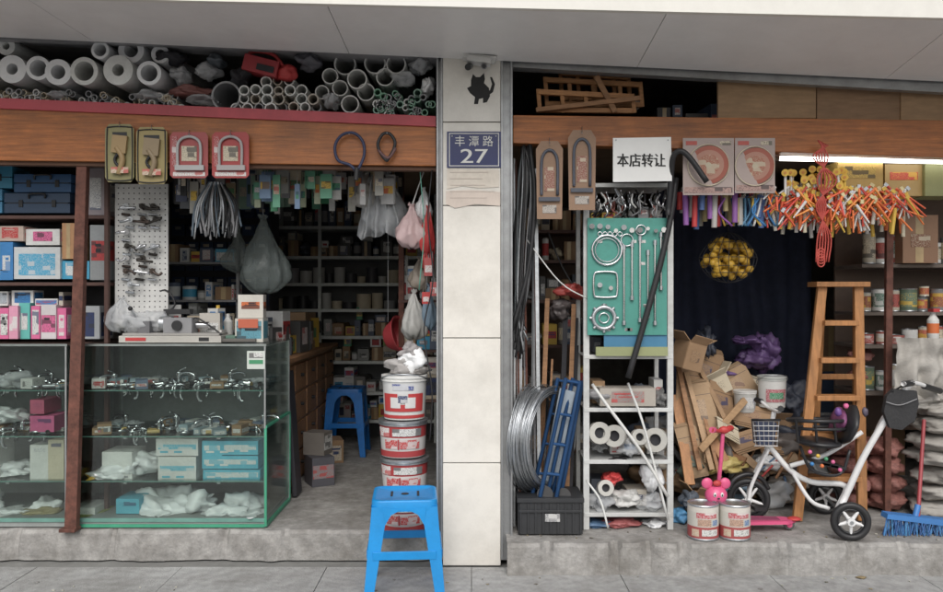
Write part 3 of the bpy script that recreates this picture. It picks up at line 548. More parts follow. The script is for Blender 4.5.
def stool(c,H,w,col,rz=0,name='plastic_stool'):
    b=B(name); b.T=Matrix.Translation(c)@Matrix.Rotation(math.radians(rz),4,'Z'); st=w*.37; sb=w*.5
    n=8; pts=[]
    for q in range(4):
        cx=(st-.03)*(1 if q in(0,3) else -1); cy=(st-.03)*(1 if q<2 else -1)
        for k in range(n+1):
            a=math.pi/2*(q+k/n); pts.append((cx+.045*math.cos(a),cy+.045*math.sin(a)))
    N_=len(pts); lv=[(1.0,H-.055),(1.0,H-.01),(.985,H-.002),(.95,H),(.86,H),(.83,H-.005),(.2,H-.007)]
    vs=[(x*s_,y_*s_,z) for s_,z in lv for x,y_ in pts]
    fs=[(j*N_+i,j*N_+(i+1)%N_,(j+1)*N_+(i+1)%N_,(j+1)*N_+i) for j in range(len(lv)-1) for i in range(N_)]
    b.add(vs,fs+[list(range(6*N_,7*N_))],col,True); b.add([(x*.98,y_*.98,H-.03) for x,y_ in pts],[list(range(N_))],col)
    b.cyl((0,0,H-.0065),(0,0,H-.0045),.02,DARK,seg=16)
    for k in (-1,1): b.box((k*st*.45,0,H-.0045),(.012,.1,.003),DARK)
    for sx in(-1,1):
        for sy in(-1,1):
            for ax in (0,1):
                vs=[]
                for t in (0,.5,1):
                    r=st+.013+(sb-st-.013)*t; z=(H-.03)*(1-t); wd=.08-.035*t
                    if ax==0: q=[(sx*r,sy*r),(sx*(r-wd),sy*r),(sx*(r-wd),sy*(r-.012)),(sx*r,sy*(r-.012))]
                    else: q=[(sx*(r-.0005),sy*(r-.0125)),(sx*(r-.0005),sy*(r-wd)),(sx*(r-.0125),sy*(r-wd)),(sx*(r-.0125),sy*(r-.0125))]
                    vs+=[(a_,b_,z) for a_,b_ in q]
                fs=[(j*4+i,j*4+(i+1)%4,(j+1)*4+(i+1)%4,(j+1)*4+i) for j in range(2) for i in range(4)]+[(0,1,2,3),(8,9,10,11)]
                b.add(vs,fs,col)
    for z,h in ((H*.46,.04),):
        r=st+(sb-st)*(1-z/H)+.004
        for sg in(-1,1):
            b.box((0,sg*r,z),(2*r-.05,.012,h),col); b.box((sg*r,0,z),(.012,2*r-.05,h),col)
    for sg in(-1,1):
        for sd in (-1,1):
            r=st+.018
            b.add([(sd*(r-.06),sg*r,H-.03),(sd*(r-.15),sg*r,H-.045),(sd*(r-.1),sg*(r+.002),H-.07),(sd*(r-.07),sg*(r+.004),H-.12)],[(0,1,2,3)],col)
            b.add([(sg*r,sd*(r-.06),H-.03),(sg*r,sd*(r-.15),H-.045),(sg*(r+.002),sd*(r-.1),H-.07),(sg*(r+.004),sd*(r-.07),H-.12)],[(0,1,2,3)],col)
    b.done(.004)
SB=mat('blue_stool_plastic',(.01,.27,.66),.4,var=.12,dirt=.3)
stool(Vector((X(405,-.36),-.36,-.165)),.49,.4,SB,4)
stool(Vector((X(347,2.35),2.35,0)),.56,.36,mat('blue_stool_plastic_dark',(.01,.15,.48),.4),0)
def pail(c,r,h,body,band,lid,nm='paint_pail',logo=RED):
    b=B(nm); b.T=Matrix.Translation(c); b.lathe((0,0,0),[(0,.003),(r*.9,.003),(r*.905,h*.1),(r*.95,h*.55),(r*.98,h*.86),(r*1.03,h*.865),(r*1.03,h*.89),(r*.98,h*.9),(r*1.04,h*.94),(r*1.04,h*.99),(r*.96,h),(r*.9,h*.985),(0,h*.985)],body,seg=36,mats=[body,body,body,band,lid,lid,lid,lid,lid,lid,lid,lid])
    def wrap(a0,a1,z0,z1,m,off=.0015):
        vs=[];n=14
        for i in range(n+1):
            a=math.radians(-90+a0+(a1-a0)*i/n)
            for z in (z0,z1): rr=r*(.9+.095*z/h)+off; vs.append((rr*math.cos(a),rr*math.sin(a),z))
        b.add(vs,[(2*i,2*i+2,2*i+3,2*i+1) for i in range(n)],m,True)
    b.wrap=wrap; return b
def red_tin(c,r=.135,h=.205):
    RB=P(.46,.04,.045,.4); WB=P(.66,.64,.62,.4); b=pail(c,r,h,WB,RB,STEEL,'paint_pail'); b.wrap(-100,100,h*.0+.008,h*.2,RB,.003); b.wrap(-70,-30,h*.58,h*.82,PR(WHITE,RED),.004); b.wrap(-22,52,h*.6,h*.8,PR(WHITE,DARK),.004); b.wrap(-45,-10,h*.26,h*.5,PR(RED,WHITE),.004); b.wrap(-4,48,h*.26,h*.5,PR(RED,WHITE),.004); b.wrap(-9,-5,h*.24,h*.52,RB,.004)
    b.done()
px_=X(404,.15)
red_tin(Vector((px_,.14,.0))); red_tin(Vector((px_+.004,.14,.21))); red_tin(Vector((px_-.004,.145,.42)),.137,.21)
c=Vector((px_+.005,.13,.634)); b=pail(c,.128,.25,WHITE,P(.68,.68,.67,.35),WHITE,'paint_pail')
b.wrap(-75,75,.012,.03,RED,.003); b.wrap(-60,-14,.05,.15,RED,.003); b.wrap(14,60,.05,.15,RED,.003); b.wrap(-14,14,.05,.09,RED,.0035)
b.wrap(-34,-6,.07,.13,WHITE,.005); b.wrap(6,34,.07,.13,WHITE,.005); b.wrap(-12,12,.1,.14,PR(NAVY,WHITE),.006)
b.wrap(-28,28,.17,.205,PR(P(.05,.08,.3),WHITE),.003)
b.ring((0,0,.215),.135,.004,STEEL,n=(0,.35,1)); b.done()
b=B('grey_rag'); b.blob(c+Vector((.02,.02,.29)),(.12,.1,.07),P(.4,.38,.37),.35,1.4,crump=.18,floor=c.z+.252); b.blob(c+Vector((.05,0,.33)),(.08,.07,.06),PLAST,.35,1.3,crump=.16); b.blob(c+Vector((.03,.02,.375)),(.07,.06,.05),P(.33,.31,.31),.35,1.4,crump=.18); b.done()

# ================================================= RIGHT SHOP
def bar(b,p,q,w,t,m):
    p=Vector(p);q=Vector(q); a=(q-p); a.normalize(); s_=Vector((0,1,0)); s_=(s_-a*s_.dot(a)).normalized(); k=a.cross(s_)
    vs=[o+k*(w/2*i)+s_*(t/2*j) for o in(p,q) for i,j in((-1,-1),(1,-1),(1,1),(-1,1))]
    b.add(vs,[(0,1,2,3),(7,6,5,4),(0,4,5,1),(1,5,6,2),(2,6,7,3),(3,7,4,0)],m)
b=B('stacked_wooden_frames')
for k,(u0,u1,v0,v1,y) in enumerate([(538,632,92,110,.12),(545,640,80,104,.2),(560,628,73,98,.3)]):
    LWm=mat('frame_wood',(.45,.22,.09),.6,var=.3,stretch=(1,8,8),dirt=.3)
    bar(b,W(u0,v0,y),W(u1,v0+5,y),.028,.03,LWm); bar(b,W(u0,v1,y+.02),W(u1,v1+1,y),.028,.03,LWm)
    for t in (0,.25,.5,.78,1): u=u0+(u1-u0)*t; bar(b,W(u,v0-3+5*t,y+.004),W(u+2,v1+3,y+.02),.022,.028,LWm)
bar(b,W(596,76,.1),W(615,112,.1),.03,.02,WOOD3); bar(b,W(536,110,.09),W(640,98,.09),.025,.02,WOOD3)
b.row(X(520,.3),X(640,.3),2.292,.45,.3,.03,.08,[(WOOD3,None),(CARD,None)],.1,.3,soft=0); b.done(.002)
b=B('plywood_sheets'); PLY=mat('plywood',(.42,.27,.15),.6,var=.15,stretch=(1,6,6),dirt=.3)
b.poly([(718,78),(816,82),(816,118),(718,118)],.12,.02,PLY); b.poly([(817,84),(900,88),(900,120),(817,120)],.13,.02,mat('plywood_b',(.34,.21,.12),.6,stretch=(1,6,6),dirt=.3)); b.poly([(901,86),(1050,92),(1050,122),(901,122)],.12,.02,PLY); b.done()
b=B('loft_clutter'); b.row(X(640,.4),X(718,.4),2.3,.4,.3,.1,.2,PAL_D); b.blob(W(632,105,.25),(.06,.05,.03),P(.35,.33,.3),.3); b.done()
b=B('hose_bundle')
for i in range(26):
    u=514+R.uniform(0,16); m=R.choice([BLACK,BLACK,STEEL,GREY,P(.1,.12,.13)]); y=.08+R.uniform(0,.1); lo=R.uniform(310,362)
    b.ut([(524+R.uniform(-3,3),136,y),(u+4,180,y),(u+R.uniform(-2,4),250,y+R.uniform(-.01,.03)),(516+(u-516)*.6,310,y),(520+R.uniform(-6,8),lo,y)],R.uniform(.004,.008),m,seg=6)
b.ut([(530,145,.06),(535,200,.05),(528,270,.05),(512,330,.05)],.012,BLACK); b.ut([(527,240,.06),(560,282,.1),(590,300,.1)],.004,WHITE,seg=6); b.done()
b=B('metal_strips')
for i in range(16):
    u=514+R.uniform(0,22); y=.12+R.uniform(0,.12); b_=u+R.uniform(-3,9); bar(b,W(u,R.uniform(150,240),y+.1),Vector((X(b_,y),y,.003)),R.uniform(.008,.022),.002,R.choice([STEEL,STEEL,GREY,P(.1,.11,.12),RUST]))
for i in range(7):
    u=545+R.uniform(0,34); y=.22+R.uniform(0,.1); bar(b,W(u,R.uniform(290,370),y+.14),Vector((X(u-8,y),y,.003)),R.uniform(.012,.03),.01,R.choice([DARK,STEEL,P(.2,.18,.16),WOOD3]))
b.done()
for (u0,u1,v0,v1) in [(536,563,141,219),(568,596,130,210)]:
    b=B('saw_blade_pack'); y=-.012; c=(u0+u1)/2; TANC=mat('kraft_card',(.32,.2,.13),.6,dirt=.5)
    b.poly([(u0,v0+8),(u0+5,v0),(u1-5,v0),(u1,v0+8),(u1-1,v1),(u0+1,v1)],y,.004,TANC)
    b.ut([(c-8,v1-24,y-.006),(c-8,v0+22,y-.006),(c-5,v0+12,y-.006),(c,v0+9,y-.006),(c+5,v0+12,y-.006),(c+8,v0+22,y-.006),(c+8,v1-24,y-.006)],.0085,P(.08,.09,.12)); b.rect(c-5,c+5,v0+26,v1-28,y-.003,.002,PR(P(.3,.1,.07),CREAM)); b.rect(u0+3,u1-3,v1-22,v1-18,y-.018,.016,P(.08,.09,.12)); b.rect(c-7,c+7,v1-14,v1-6,y-.003,.002,PR(P(.5,.45,.4),DARK)); b.cyl(W(c,v0-3,0.03),W(c,v0+3,y-.02),.0025,STEEL,seg=6); b.done()
b=B('paper_sign'); b.poly([(613,138),(671,137),(672,181),(613,182)],-.02,.002,mat('white_paper',(.84,.84,.82),.8,var=.03)); 
b.text('本店转让',W(641,160,-.0225),S(48),S(13),INK); b.text('本店转让',W(641.7,160.2,-.0227),S(48),S(13),INK)
b.cyl(W(616,140,-.024),W(616,140,-.018),.004,STEEL,seg=8); b.cyl(W(668,140,-.024),W(668,140,-.018),.004,STEEL,seg=8); b.done()
for (u0,u1,v0,v1,r) in [(683,734,138,195,19),(735,775,138,193,18)]:
    b=B('saw_disc_pack'); y=-.012; c=(u0+u1)/2; vc=v0+ (27 if r==19 else 28)
    b.rect(u0,u1,v0,v1,y,.003,P(.42,.33,.3)); b.rect(u0+1.5,u1-1.5,v1-8,v1-2,y-.002,.0018,PR(P(.45,.28,.24),DARK))
    DM=P(.42,.12,.08,.4); 
    b.cyl(W(c,vc,y-.001),W(c,vc,y-.009),S(r),DM,seg=36); b.cyl(W(c,vc,y-.009),W(c,vc,y-.011),S(r*.78),P(.5,.25,.18),seg=30); b.cyl(W(c,vc,y-.011),W(c,vc,y-.013),S(r*.55),PR(P(.44,.16,.1),CREAM),seg=30); b.cyl(W(c,vc,y-.013),W(c,vc,y-.014),S(r*.15),CREAM,seg=16); b.ring(W(c,vc,y-.008),S(r+1.5),.003,CREAM,seg=36); b.rect(u0+3,u0+14,v0+3,v0+7,y-.002,.0018,P(.5,.08,.06)); b.rect(u1-14,u1-3,v0+3,v0+7,y-.002,.0018,PR(CREAM,DARK)); b.done()
b=B('bent_black_hose'); b.ut([(668,215,.02),(671,180,.0),(673,158,-.03),(680,151,-.05),(690,158,-.06),(707,182,-.07)],.016,BLACK,seg=12); b.done()
b=B('metal_rack'); WR=mat('white_rack_steel',(.6,.61,.6),.4,dirt=.5); y=.1; yb=.45
for u in (583.5,667.5): 
    b.rect(u,u+6,182,530,y,.025,WR); p=W(u,182,y); b.box((p.x+.015,yb,Z(530,y)+.97),(.025,.025,1.94),WR)
for v in (183,355,408,460,513):
    b.rect(584,673,v,v+4,y-.003,.012,WR); z=Z(v+2,y); b.box(((X(586,y)+X(672,y))/2,.285,z),(X(672,y)-X(586,y),.33,.008),WR)
b.done(.002)
b=B('tool_display_board'); y=.07; b.rect(587.5,667,218,335,y,.015,mat('teal_board',(.075,.3,.25),.5,var=.16,dirt=.4)); b.rect(604,667,335,352,y+.01,.01,P(.04,.2,.35)); b.rect(596,668,347,356,y-.005,.02,P(.3,.33,.15))
def ur(u,v,r,t,m=CHROME): b.ring(W(u,v,y-.01),S(r),t,m,seg=24)
ur(607,250,15,.0065); ur(607,250,12,.003,STEEL); ur(604,318,11,.012,STEEL); ur(604,318,5,.004)
for a in range(8): b.cyl(W(604+11*math.cos(a*.785),318+11*math.sin(a*.785),y-.01),W(604+14.5*math.cos(a*.785),318+14.5*math.sin(a*.785),y-.01),.009,STEEL,seg=8)
b.ut([(594,276,y-.01),(594,294,y-.01),(598,297,y-.01),(613,297,y-.01),(617,294,y-.01),(617,276,y-.01),(613,272,y-.01),(598,272,y-.01)],.006,CHROME,closed=True)
b.cyl(W(600,285,y),W(600,285,y-.03),.014,STEEL); b.cyl(W(611,288,y),W(611,288,y-.02),.012,CHROME)
for u,v0,v1 in [(624,245,325),(632,242,300),(640,236,322),(648,250,318),(655,240,325),(661,232,290)]:
    b.cyl(W(u,v0,y-.01),W(u,v1,y-.01),.006,CHROME,seg=8); b.cyl(W(u,v0,y-.01),W(u,v0+5,y-.01),.011,STEEL,seg=10); b.cyl(W(u,v1-4,y-.01),W(u,v1,y-.01),.011,STEEL,seg=10)
for i in range(10):
    u=592+i*8; v=R.uniform(224,231); b.cyl(W(u,v,y),W(u,v,y-.03),R.uniform(.01,.016),R.choice([CHROME,STEEL,WHITE]),seg=12)
for i in range(5): b.ring(W(600+i*5,234,y-.012),.012,.003,CHROME,seg=12)
for i in range(10): u=R.uniform(592,662); v=R.choice([240,262,304,328]); b.rect(u,u+5,v,v+3,y-.002,.002,PR(WHITE,DARK))
ur(627,240,6,.004); ur(641,230,5,.004); b.done()
b=B('assorted_hooks')
for i in range(60):
    u=R.uniform(590,668); v=R.uniform(188,206); y=R.uniform(.1,.2); b.ut([(u,v,y),(u+R.uniform(-5,5),v+8,y-.02),(u+R.uniform(-8,8),v+14,y)],.005,R.choice([CHROME,WHITE,STEEL,BLACK,GREY,P(.3,.1,.08)]),seg=6)
b.row(X(592,.15),X(666,.15),Z(218,.15),.16,.15,.03,.08,[(WHITE,RED),(GREY,WHITE),(P(.1,.1,.1),WHITE),(YEL,RED)],.04,.1,lim=.1); b.done()
for v,pal in [(355,PAL_W+PAL_D),(408,PAL_C),(460,PAL_W+PAL_C),(513,PAL_D+PAL_W)]:
    b=B('boxed_goods'); b.row(X(593,.2),X(665,.2),Z(v,.1)+.006,.22,.2,.06,.16,pal,.04,.12,lim=.2,soft=.3); b.done(.0015)
b=B('boxed_goods'); b.carton(((X(628,.12)),.2,Z(408,.1)+.006),(S(56,.12),.15,S(18,.12)),P(.42,.38,.33),P(.3,.28,.26)); b.done(.002)
b=B('tape_rolls'); 
for u,v,r in [(600,433,11),(614,436,11),(655,440,12),(640,437,8),(606,488,8)]: b.pipe(W(u,v,.12),W(u+R.uniform(-3,3),v,.17),S(r,.12),P(.5,.49,.45),wall=.5,seg=24)
b.done()
b=B('bagged_fittings')
for u,v,sx,sz,m in [(600,500,.09,.06,CLEAR),(625,498,.09,.05,P(.6,.6,.58)),(650,475,.06,.09,PLAST),(612,478,.06,.04,RED),(650,502,.08,.05,CLEAR),(622,522,.12,.03,P(.4,.1,.1)),(600,524,.1,.03,P(.1,.2,.35)),(655,524,.07,.03,PLAST),(630,448,.07,.05,CLEAR),(600,395,.07,.04,GREY),(620,460,.1,.02,BLACK),(660,398,.04,.05,P(.2,.2,.2))]: b.blob(W(u,v,.2),(sx,.08,sz),m,.3,1.5,crump=.16,floor=.004)
b.done()
b=B('pvc_pipe'); b.ut([(592,384,.06),(612,412,.03),(640,450,.03),(668,497,.03)],.009,WHITE); b.ut([(628,383,.05),(645,430,.04),(668,520,.04)],.007,PVC); b.ut([(586,480,.05),(600,500,.03),(608,528,.02)],.006,PVC); b.done()
b=B('black_hose'); b.ut([(676,178,.06),(671,215,.05),(660,265,.04),(645,320,.04),(628,378,.05)],.017,BLACK,seg=12); b.done()
b=B('wire_coil')
for k,(uc,rr,yy,nx) in enumerate([(531,54,.24,.9),(540,52,.2,.86),(549,50,.17,.82)]):
    for i in range(26):
        b.ring(W(uc+R.uniform(-4,4),438,yy)+Vector((0,0,R.uniform(-.012,.012))),S(R.uniform(rr-7,rr),.22),.0032,STEEL,n=(nx,-math.sqrt(1-nx*nx),R.uniform(-.04,.04)),seg=36)
b.done()
b=B('folding_hand_truck'); BF=P(.03,.12,.32,.45)
for dx,dy in [(0,0),(7,.05),(-8,.1)]:
    b.ut([(566+dx,378,.12+dy),(540+dx,497,.02+dy)],.012,BF); b.ut([(580+dx*.4,381,.13+dy),(556+dx*.6,499,.03+dy)],.012,BF)
    for t in (0.02,.3,.55,.8): b.ut([(566+dx-26*t,378+119*t,.12+dy-.1*t),(580+dx*.4-24*t,381+118*t,.13+dy-.1*t)],.008,BF)
b.poly([(560,388),(575,392),(556,486),(542,482)],.14,.012,P(.3,.36,.42)); b.poly([(568,384),(580,388),(562,490),(552,486)],.19,.012,P(.42,.45,.47)); b.cyl(W(545,494,.03),W(545,494,.08),.045,BLACK); b.cyl(W(563,496,.05),W(563,496,.1),.045,BLACK); b.done()
b=B('black_plastic_crate'); y=.0; BC=mat('black_crate_plastic',(.03,.032,.036),.5,dirt=.3)
a=W(517,536,y); c=W(584,500,y); x0,x1,z0,z1=a.x,c.x,0.002,c.z
b.box(((x0+x1)/2,y+.13,.02),(x1-x0-.02,.24,.03),BC)
for yy in(y,y+.26): b.box(((x0+x1)/2,yy,(z0+z1)/2),(x1-x0-.03,.008,z1-z0-.01),BC)
for xx in(x0+.01,x1-.01): b.box((xx,y+.13,(z0+z1)/2),(.008,.25,z1-z0-.01),BC)
for k in range(9): b.box((x0+.02+(x1-x0-.04)*k/8,y-.008,(z0+z1)/2-.005),(.01,.01,z1-z0-.03),BC)
b.box(((x0+x1)/2,y+.13,z1),(x1-x0,.29,.022),BC); b.box(((x0+x1)/2,y-.01,z1-.06),(x1-x0-.02,.012,.012),BC); b.rect(545,560,514,522,-.0145,.002,PR(GREY,WHITE)); b.done(.004)
b=B('brown_timber_door'); b.rect(512,585,225,380,1.3,.03,mat('dark_timber',(.08,.05,.035),.7)); b.rect(512,520,360,385,.6,.1,P(.4,.12,.05)); b.done()
b=B('storage_shelf'); 
for v in (230,260,300,345,395,450): b.rect(515,590,v,v+3,.8,.3,BR)
b.done()
for v in (230,260,300,345,395,450):
    b=B('boxed_goods'); b.row(X(517,.8),X(590,.8),Z(v,.8),.82,.2,.06,.18,PAL_D+PAL_C,.04,.1,lim=.2,soft=.25); b.done(.0015)
b=B('red_bag'); b.blob(W(572,290,.4),(.09,.07,.05),P(.42,.05,.04),.3,1.3,crump=.15); b.blob(W(560,310,.45),(.07,.07,.06),P(.12,.1,.1),.3); b.ut([(572,284,.4),(560,262,.4),(548,232,.4)],.005,BLACK); b.done()
b=B('navy_curtain'); b.cloth(655,812,190,400,1.35,mat('navy_cloth',(.014,.019,.042),.85,var=.25,scale=18),6,.04); b.done()
b=B('stock_wall'); b.row(X(655,1.6),X(900,1.6),.0,1.5,.3,.5,.9,PAL_D,.2,.4); b.done()
b=B('yellow_net_bag'); c0=W(728,256,.35); YB=mat('yellow_float',(.55,.33,.04),.5,dirt=.35)
for i in range(75):
    d=Vector((R.uniform(-1,1),R.uniform(-1,1),R.uniform(-1,1))); 
    if d.length>1: d.normalize()
    b.blob(c0+Vector((d.x*.15*(1-.35*max(0,d.z)),d.y*.09,d.z*.12-.015)),(.026,.026,.026),YB,.08,n=2,crump=.05)
for i in range(9):
    a=i*.349; b.tube([c0+Vector((.172*math.cos(t)*math.cos(a)*(1-.3*max(0,math.sin(t))),.11*math.cos(t)*math.sin(a),.15*math.sin(t)-.01)) for t in [k*math.pi*2/20 for k in range(20)]],.002,DARK,seg=5,closed=True)
for k in (-.09,-.05,0,.05,.09):
    rr=math.sqrt(1-(k/.15)**2)*(1-2*max(0,k)); b.tube([c0+Vector((.172*rr*math.cos(t),.11*rr*math.sin(t),k-.01)) for t in [q*math.pi*2/20 for q in range(20)]],.002,DARK,seg=5,closed=True)
b.tube([c0+Vector((0,0,.12)),c0+Vector((0,0,.2)),c0+Vector((-.02,0,.36))],.004,DARK); b.done()
b=B('hanging_sealant_bottles')
for i in range(40):
    u=680+i*2.5; y=R.uniform(.08,.3); v0=194+R.uniform(-3,5); h=R.uniform(16,32); m=R.choice([CREAM,WHITE,P(.5,.48,.4),P(.3,.1,.4),P(.55,.45,.2),P(.1,.2,.5),P(.5,.48,.45),RED])
    b.cyl(W(u,v0,y),W(u+R.uniform(-2,2),v0+h,y),S(2.8,y),m,seg=10); b.cyl(W(u,v0-4,y),W(u,v0,y),.006,R.choice([WHITE,BLACK,RED]),seg=8)
for i in range(26): 
    u=R.uniform(715,790); y=R.uniform(.04,.2); b.ut([(u,198,y),(u+R.uniform(-8,8),212,y),(u+R.uniform(-10,10),226,y)],.006,R.choice([P(.3,.08,.4),BLUE,P(.1,.3,.5),WHITE,YEL,NAVY]),seg=6)
b.done()
b=B('paint_brush_bundle')
OR=[P(.9,.2,.02),P(.85,.12,.03),P(.8,.06,.03),P(.9,.3,.03),P(.9,.16,.02),P(.6,.05,.03),WHITE,YEL]
for i in range(340):
    u=R.choice([R.gauss(808,16),R.gauss(872,20),R.gauss(835,34)]); u=max(766,min(906,u)); v=R.uniform(186,212); y=R.uniform(-.03,.15); a=R.uniform(-20,20); h=R.uniform(6,24)
    p0=W(u,v,y); p1=W(u+a,v+h,y+R.uniform(-.03,.03)); b.cyl(p0,p1,R.uniform(.005,.009),R.choice(OR),.0045,seg=7)
    d=(p1-p0).normalized()
    if R.random()<.4: b.box(p0-d*.012,(.018,.01,.024),R.choice([YEL,P(.7,.6,.3),STEEL]),(0,a*3,0))
for i in range(34):
    u=783+R.uniform(0,64); v=R.uniform(168,192); y=R.uniform(-.03,.12); b.cyl(W(u,v,y),W(u,v,y+.05),.02,P(.85,.55,.05),seg=14); b.cyl(W(u,v,y-.003),W(u,v,y),.008,P(.75,.3,.05),seg=8); b.cyl(W(u,v,y+.02),W(u+R.uniform(-4,4),v+22,y+.02),.008,R.choice([P(.8,.55,.05),WHITE,P(.7,.7,.65)]),seg=8)
for i in range(34):
    u=768+i*4.1; y=R.uniform(.03,.2); b.cyl(W(u,208,y),W(u+R.uniform(-4,4),230+R.uniform(-6,8),y),.011,R.choice([WHITE,P(.6,.58,.5),YEL,P(.6,.55,.4),ORG]),seg=8)
b.ut([(765,196,.05),(905,200,.05)],.004,STEEL); b.done()
b=B('red_cord')
for k in range(6):
    b.ut([(818+k*2,140+k,-.03),(828-k*3,158,-.04),(817+k*4,180,-.05),(826-k*2,205,-.05),(818+k*2.5,235,-.05),(820+k*2.5-4,262,-.05)],.0045,P(.5,.05,.03),seg=6)
for k in range(4): b.ring(W(821,262-k*3,-.05),.02,.004,P(.5,.05,.03),seg=16,sc=(1,1.3))
b.done()
b=B('yellow_carton'); b.rect(838,883,161,190,.2,.2,P(.5,.33,.08)); b.rect(842,876,166,178,.198,.002,PR(P(.6,.42,.08),DARK)); b.rect(885,925,164,196,.28,.2,P(.45,.3,.1)); b.rect(890,918,172,180,.278,.002,PR(RED,YEL)); b.rect(925,960,160,196,.25,.2,P(.25,.26,.1)); b.done(.003)
b=B('fluorescent_lamp'); LM=mat('lamp_glow',(1,.97,.9),.5,emit=6); b.cyl(W(778,158.5,.18),W(1010,163,.18),.013,LM,seg=10); b.poly([(775,152),(1012,156),(1012,160),(775,156)],.17,.05,WHITE); b.cyl(W(774,158,.18),W(779,158.5,.18),.015,GREY,seg=10); b.done()
b=B('wooden_step_ladder'); LW=mat('ladder_wood',(.43,.2,.075),.55,var=.3,scale=7,stretch=(6,6,1),dirt=.5)
Lt=W(822,286,.38); Rt=W(858,286,.38); Lb=Vector((X(797,.28),.28,.005)); Rb=Vector((X(862,.28),.28,.005))
bar(b,Lt,Lb,.055,.03,LW); bar(b,Rt,Rb,.055,.03,LW)
for k in (.16,.32,.48,.64,.82):
    p=Lt.lerp(Lb,k); q=Rt.lerp(Rb,k); bar(b,p+Vector((.02,-.005,0)),q+Vector((-.02,-.005,0)),.03,.1,LW)
bar(b,W(822,290,.44),Vector((X(812,.85),.85,.005)),.045,.025,LW); bar(b,W(857,290,.44),Vector((X(856,.85),.85,.005)),.045,.025,LW)
for k in (.4,.75): bar(b,W(822,290,.44).lerp(Vector((X(812,.85),.85,.005)),k),W(857,290,.44).lerp(Vector((X(856,.85),.85,.005)),k),.035,.02,LW)
b.box((Lt.lerp(Rt,.5))+Vector((0,.02,.01)),(S(53,.4),.14,.03),LW); b.done(.003)
b=B('scrap_heap')
for i in range(60): b.blob((R.uniform(1.15,2.3),R.uniform(.6,1.25),R.uniform(.03,.45)),(R.uniform(.07,.15),.13,R.uniform(.05,.11)),R.choice([P(.25,.19,.14),P(.15,.13,.12),P(.3,.28,.25),CARD,P(.12,.12,.14),P(.4,.36,.3),CLEAR,P(.06,.07,.08),P(.08,.1,.14)]),.35,1.5,n=3,crump=.18,floor=.003)
for i in range(40):
    q=Vector((R.uniform(1.15,2.2),R.uniform(.5,.9),R.uniform(.02,.3))); d=Vector((R.uniform(-.15,.15),R.uniform(-.1,.1),R.uniform(-.02,.16))); b.cyl(q,q+d,R.uniform(.004,.016),R.choice([WHITE,BLACK,GREY,WOOD3,RED,P(.1,.2,.35),STEEL]),seg=7)
b.done()
b=B('timber_offcuts')
for u0,v0,u1,v1,m in [(678,365,700,470,WOOD3),(686,372,712,470,PLY),(692,352,735,440,CARD),(676,395,690,485,WOOD2),(700,400,720,478,WOOD3),(705,420,760,470,PLY),(698,440,745,462,WOOD3),(676,440,720,520,PLY),(690,470,705,520,WOOD3),(680,380,730,470,WOOD2),(745,400,700,450,PLY)]:
    y=.44+R.uniform(0,.12); bar(b,W(u0,v0,y+.15),W(u1,v1,y-.1),R.uniform(.02,.06),.02,m)
b.done(.002)
for i,(u,v,y,w,h,rx,ry,rz,m) in enumerate([(688,392,.62,.16,.42,-14,8,10,CARD),(700,410,.56,.16,.36,-18,-10,-12,CARD2),(722,402,.66,.2,.24,-22,18,28,CARD),(735,385,.8,.22,.2,-12,-28,0,CARD2),(752,415,.62,.22,.14,-40,12,-14,CARD),(712,445,.5,.16,.22,-22,24,32,CARD2),(745,440,.5,.2,.12,-50,-16,6,CARD),(690,450,.46,.12,.3,-14,-12,0,CARD2),(768,440,.6,.18,.14,-36,8,20,CARD),(704,372,.8,.18,.3,-10,20,0,CARD),(728,428,.46,.16,.1,-50,30,10,CREAM),(780,455,.62,.16,.14,-40,-20,0,CARD2),(757,392,.86,.2,.16,-16,16,-20,CREAM)]):
    b=B('flattened_carton'); c=W(u,v,y); E=Euler([math.radians(a) for a in (rx,ry,rz)]).to_matrix()
    for k in range(3): b.box(c+E@Vector((.008*k,.007*k,-.01*k)),(w,.005,h),m,(rx,ry,rz))
    b.box(c+E@Vector((0,-.0035,0)),(w*.5,.001,h*.35),PR(m,R.choice([P(.2,.1,.07),P(.12,.08,.06),NAVY])),(rx,ry,rz)); b.box(c+E@Vector((0,-.0032,h*.26)),(w*.99,.001,.003),P(.12,.08,.06),(rx,ry,rz))
    q=c+E@Vector((0,.02,h/2+.015)); b.box(q,(w*.96,.004,h*.22),m,(rx-60,ry,rz)); b.done()
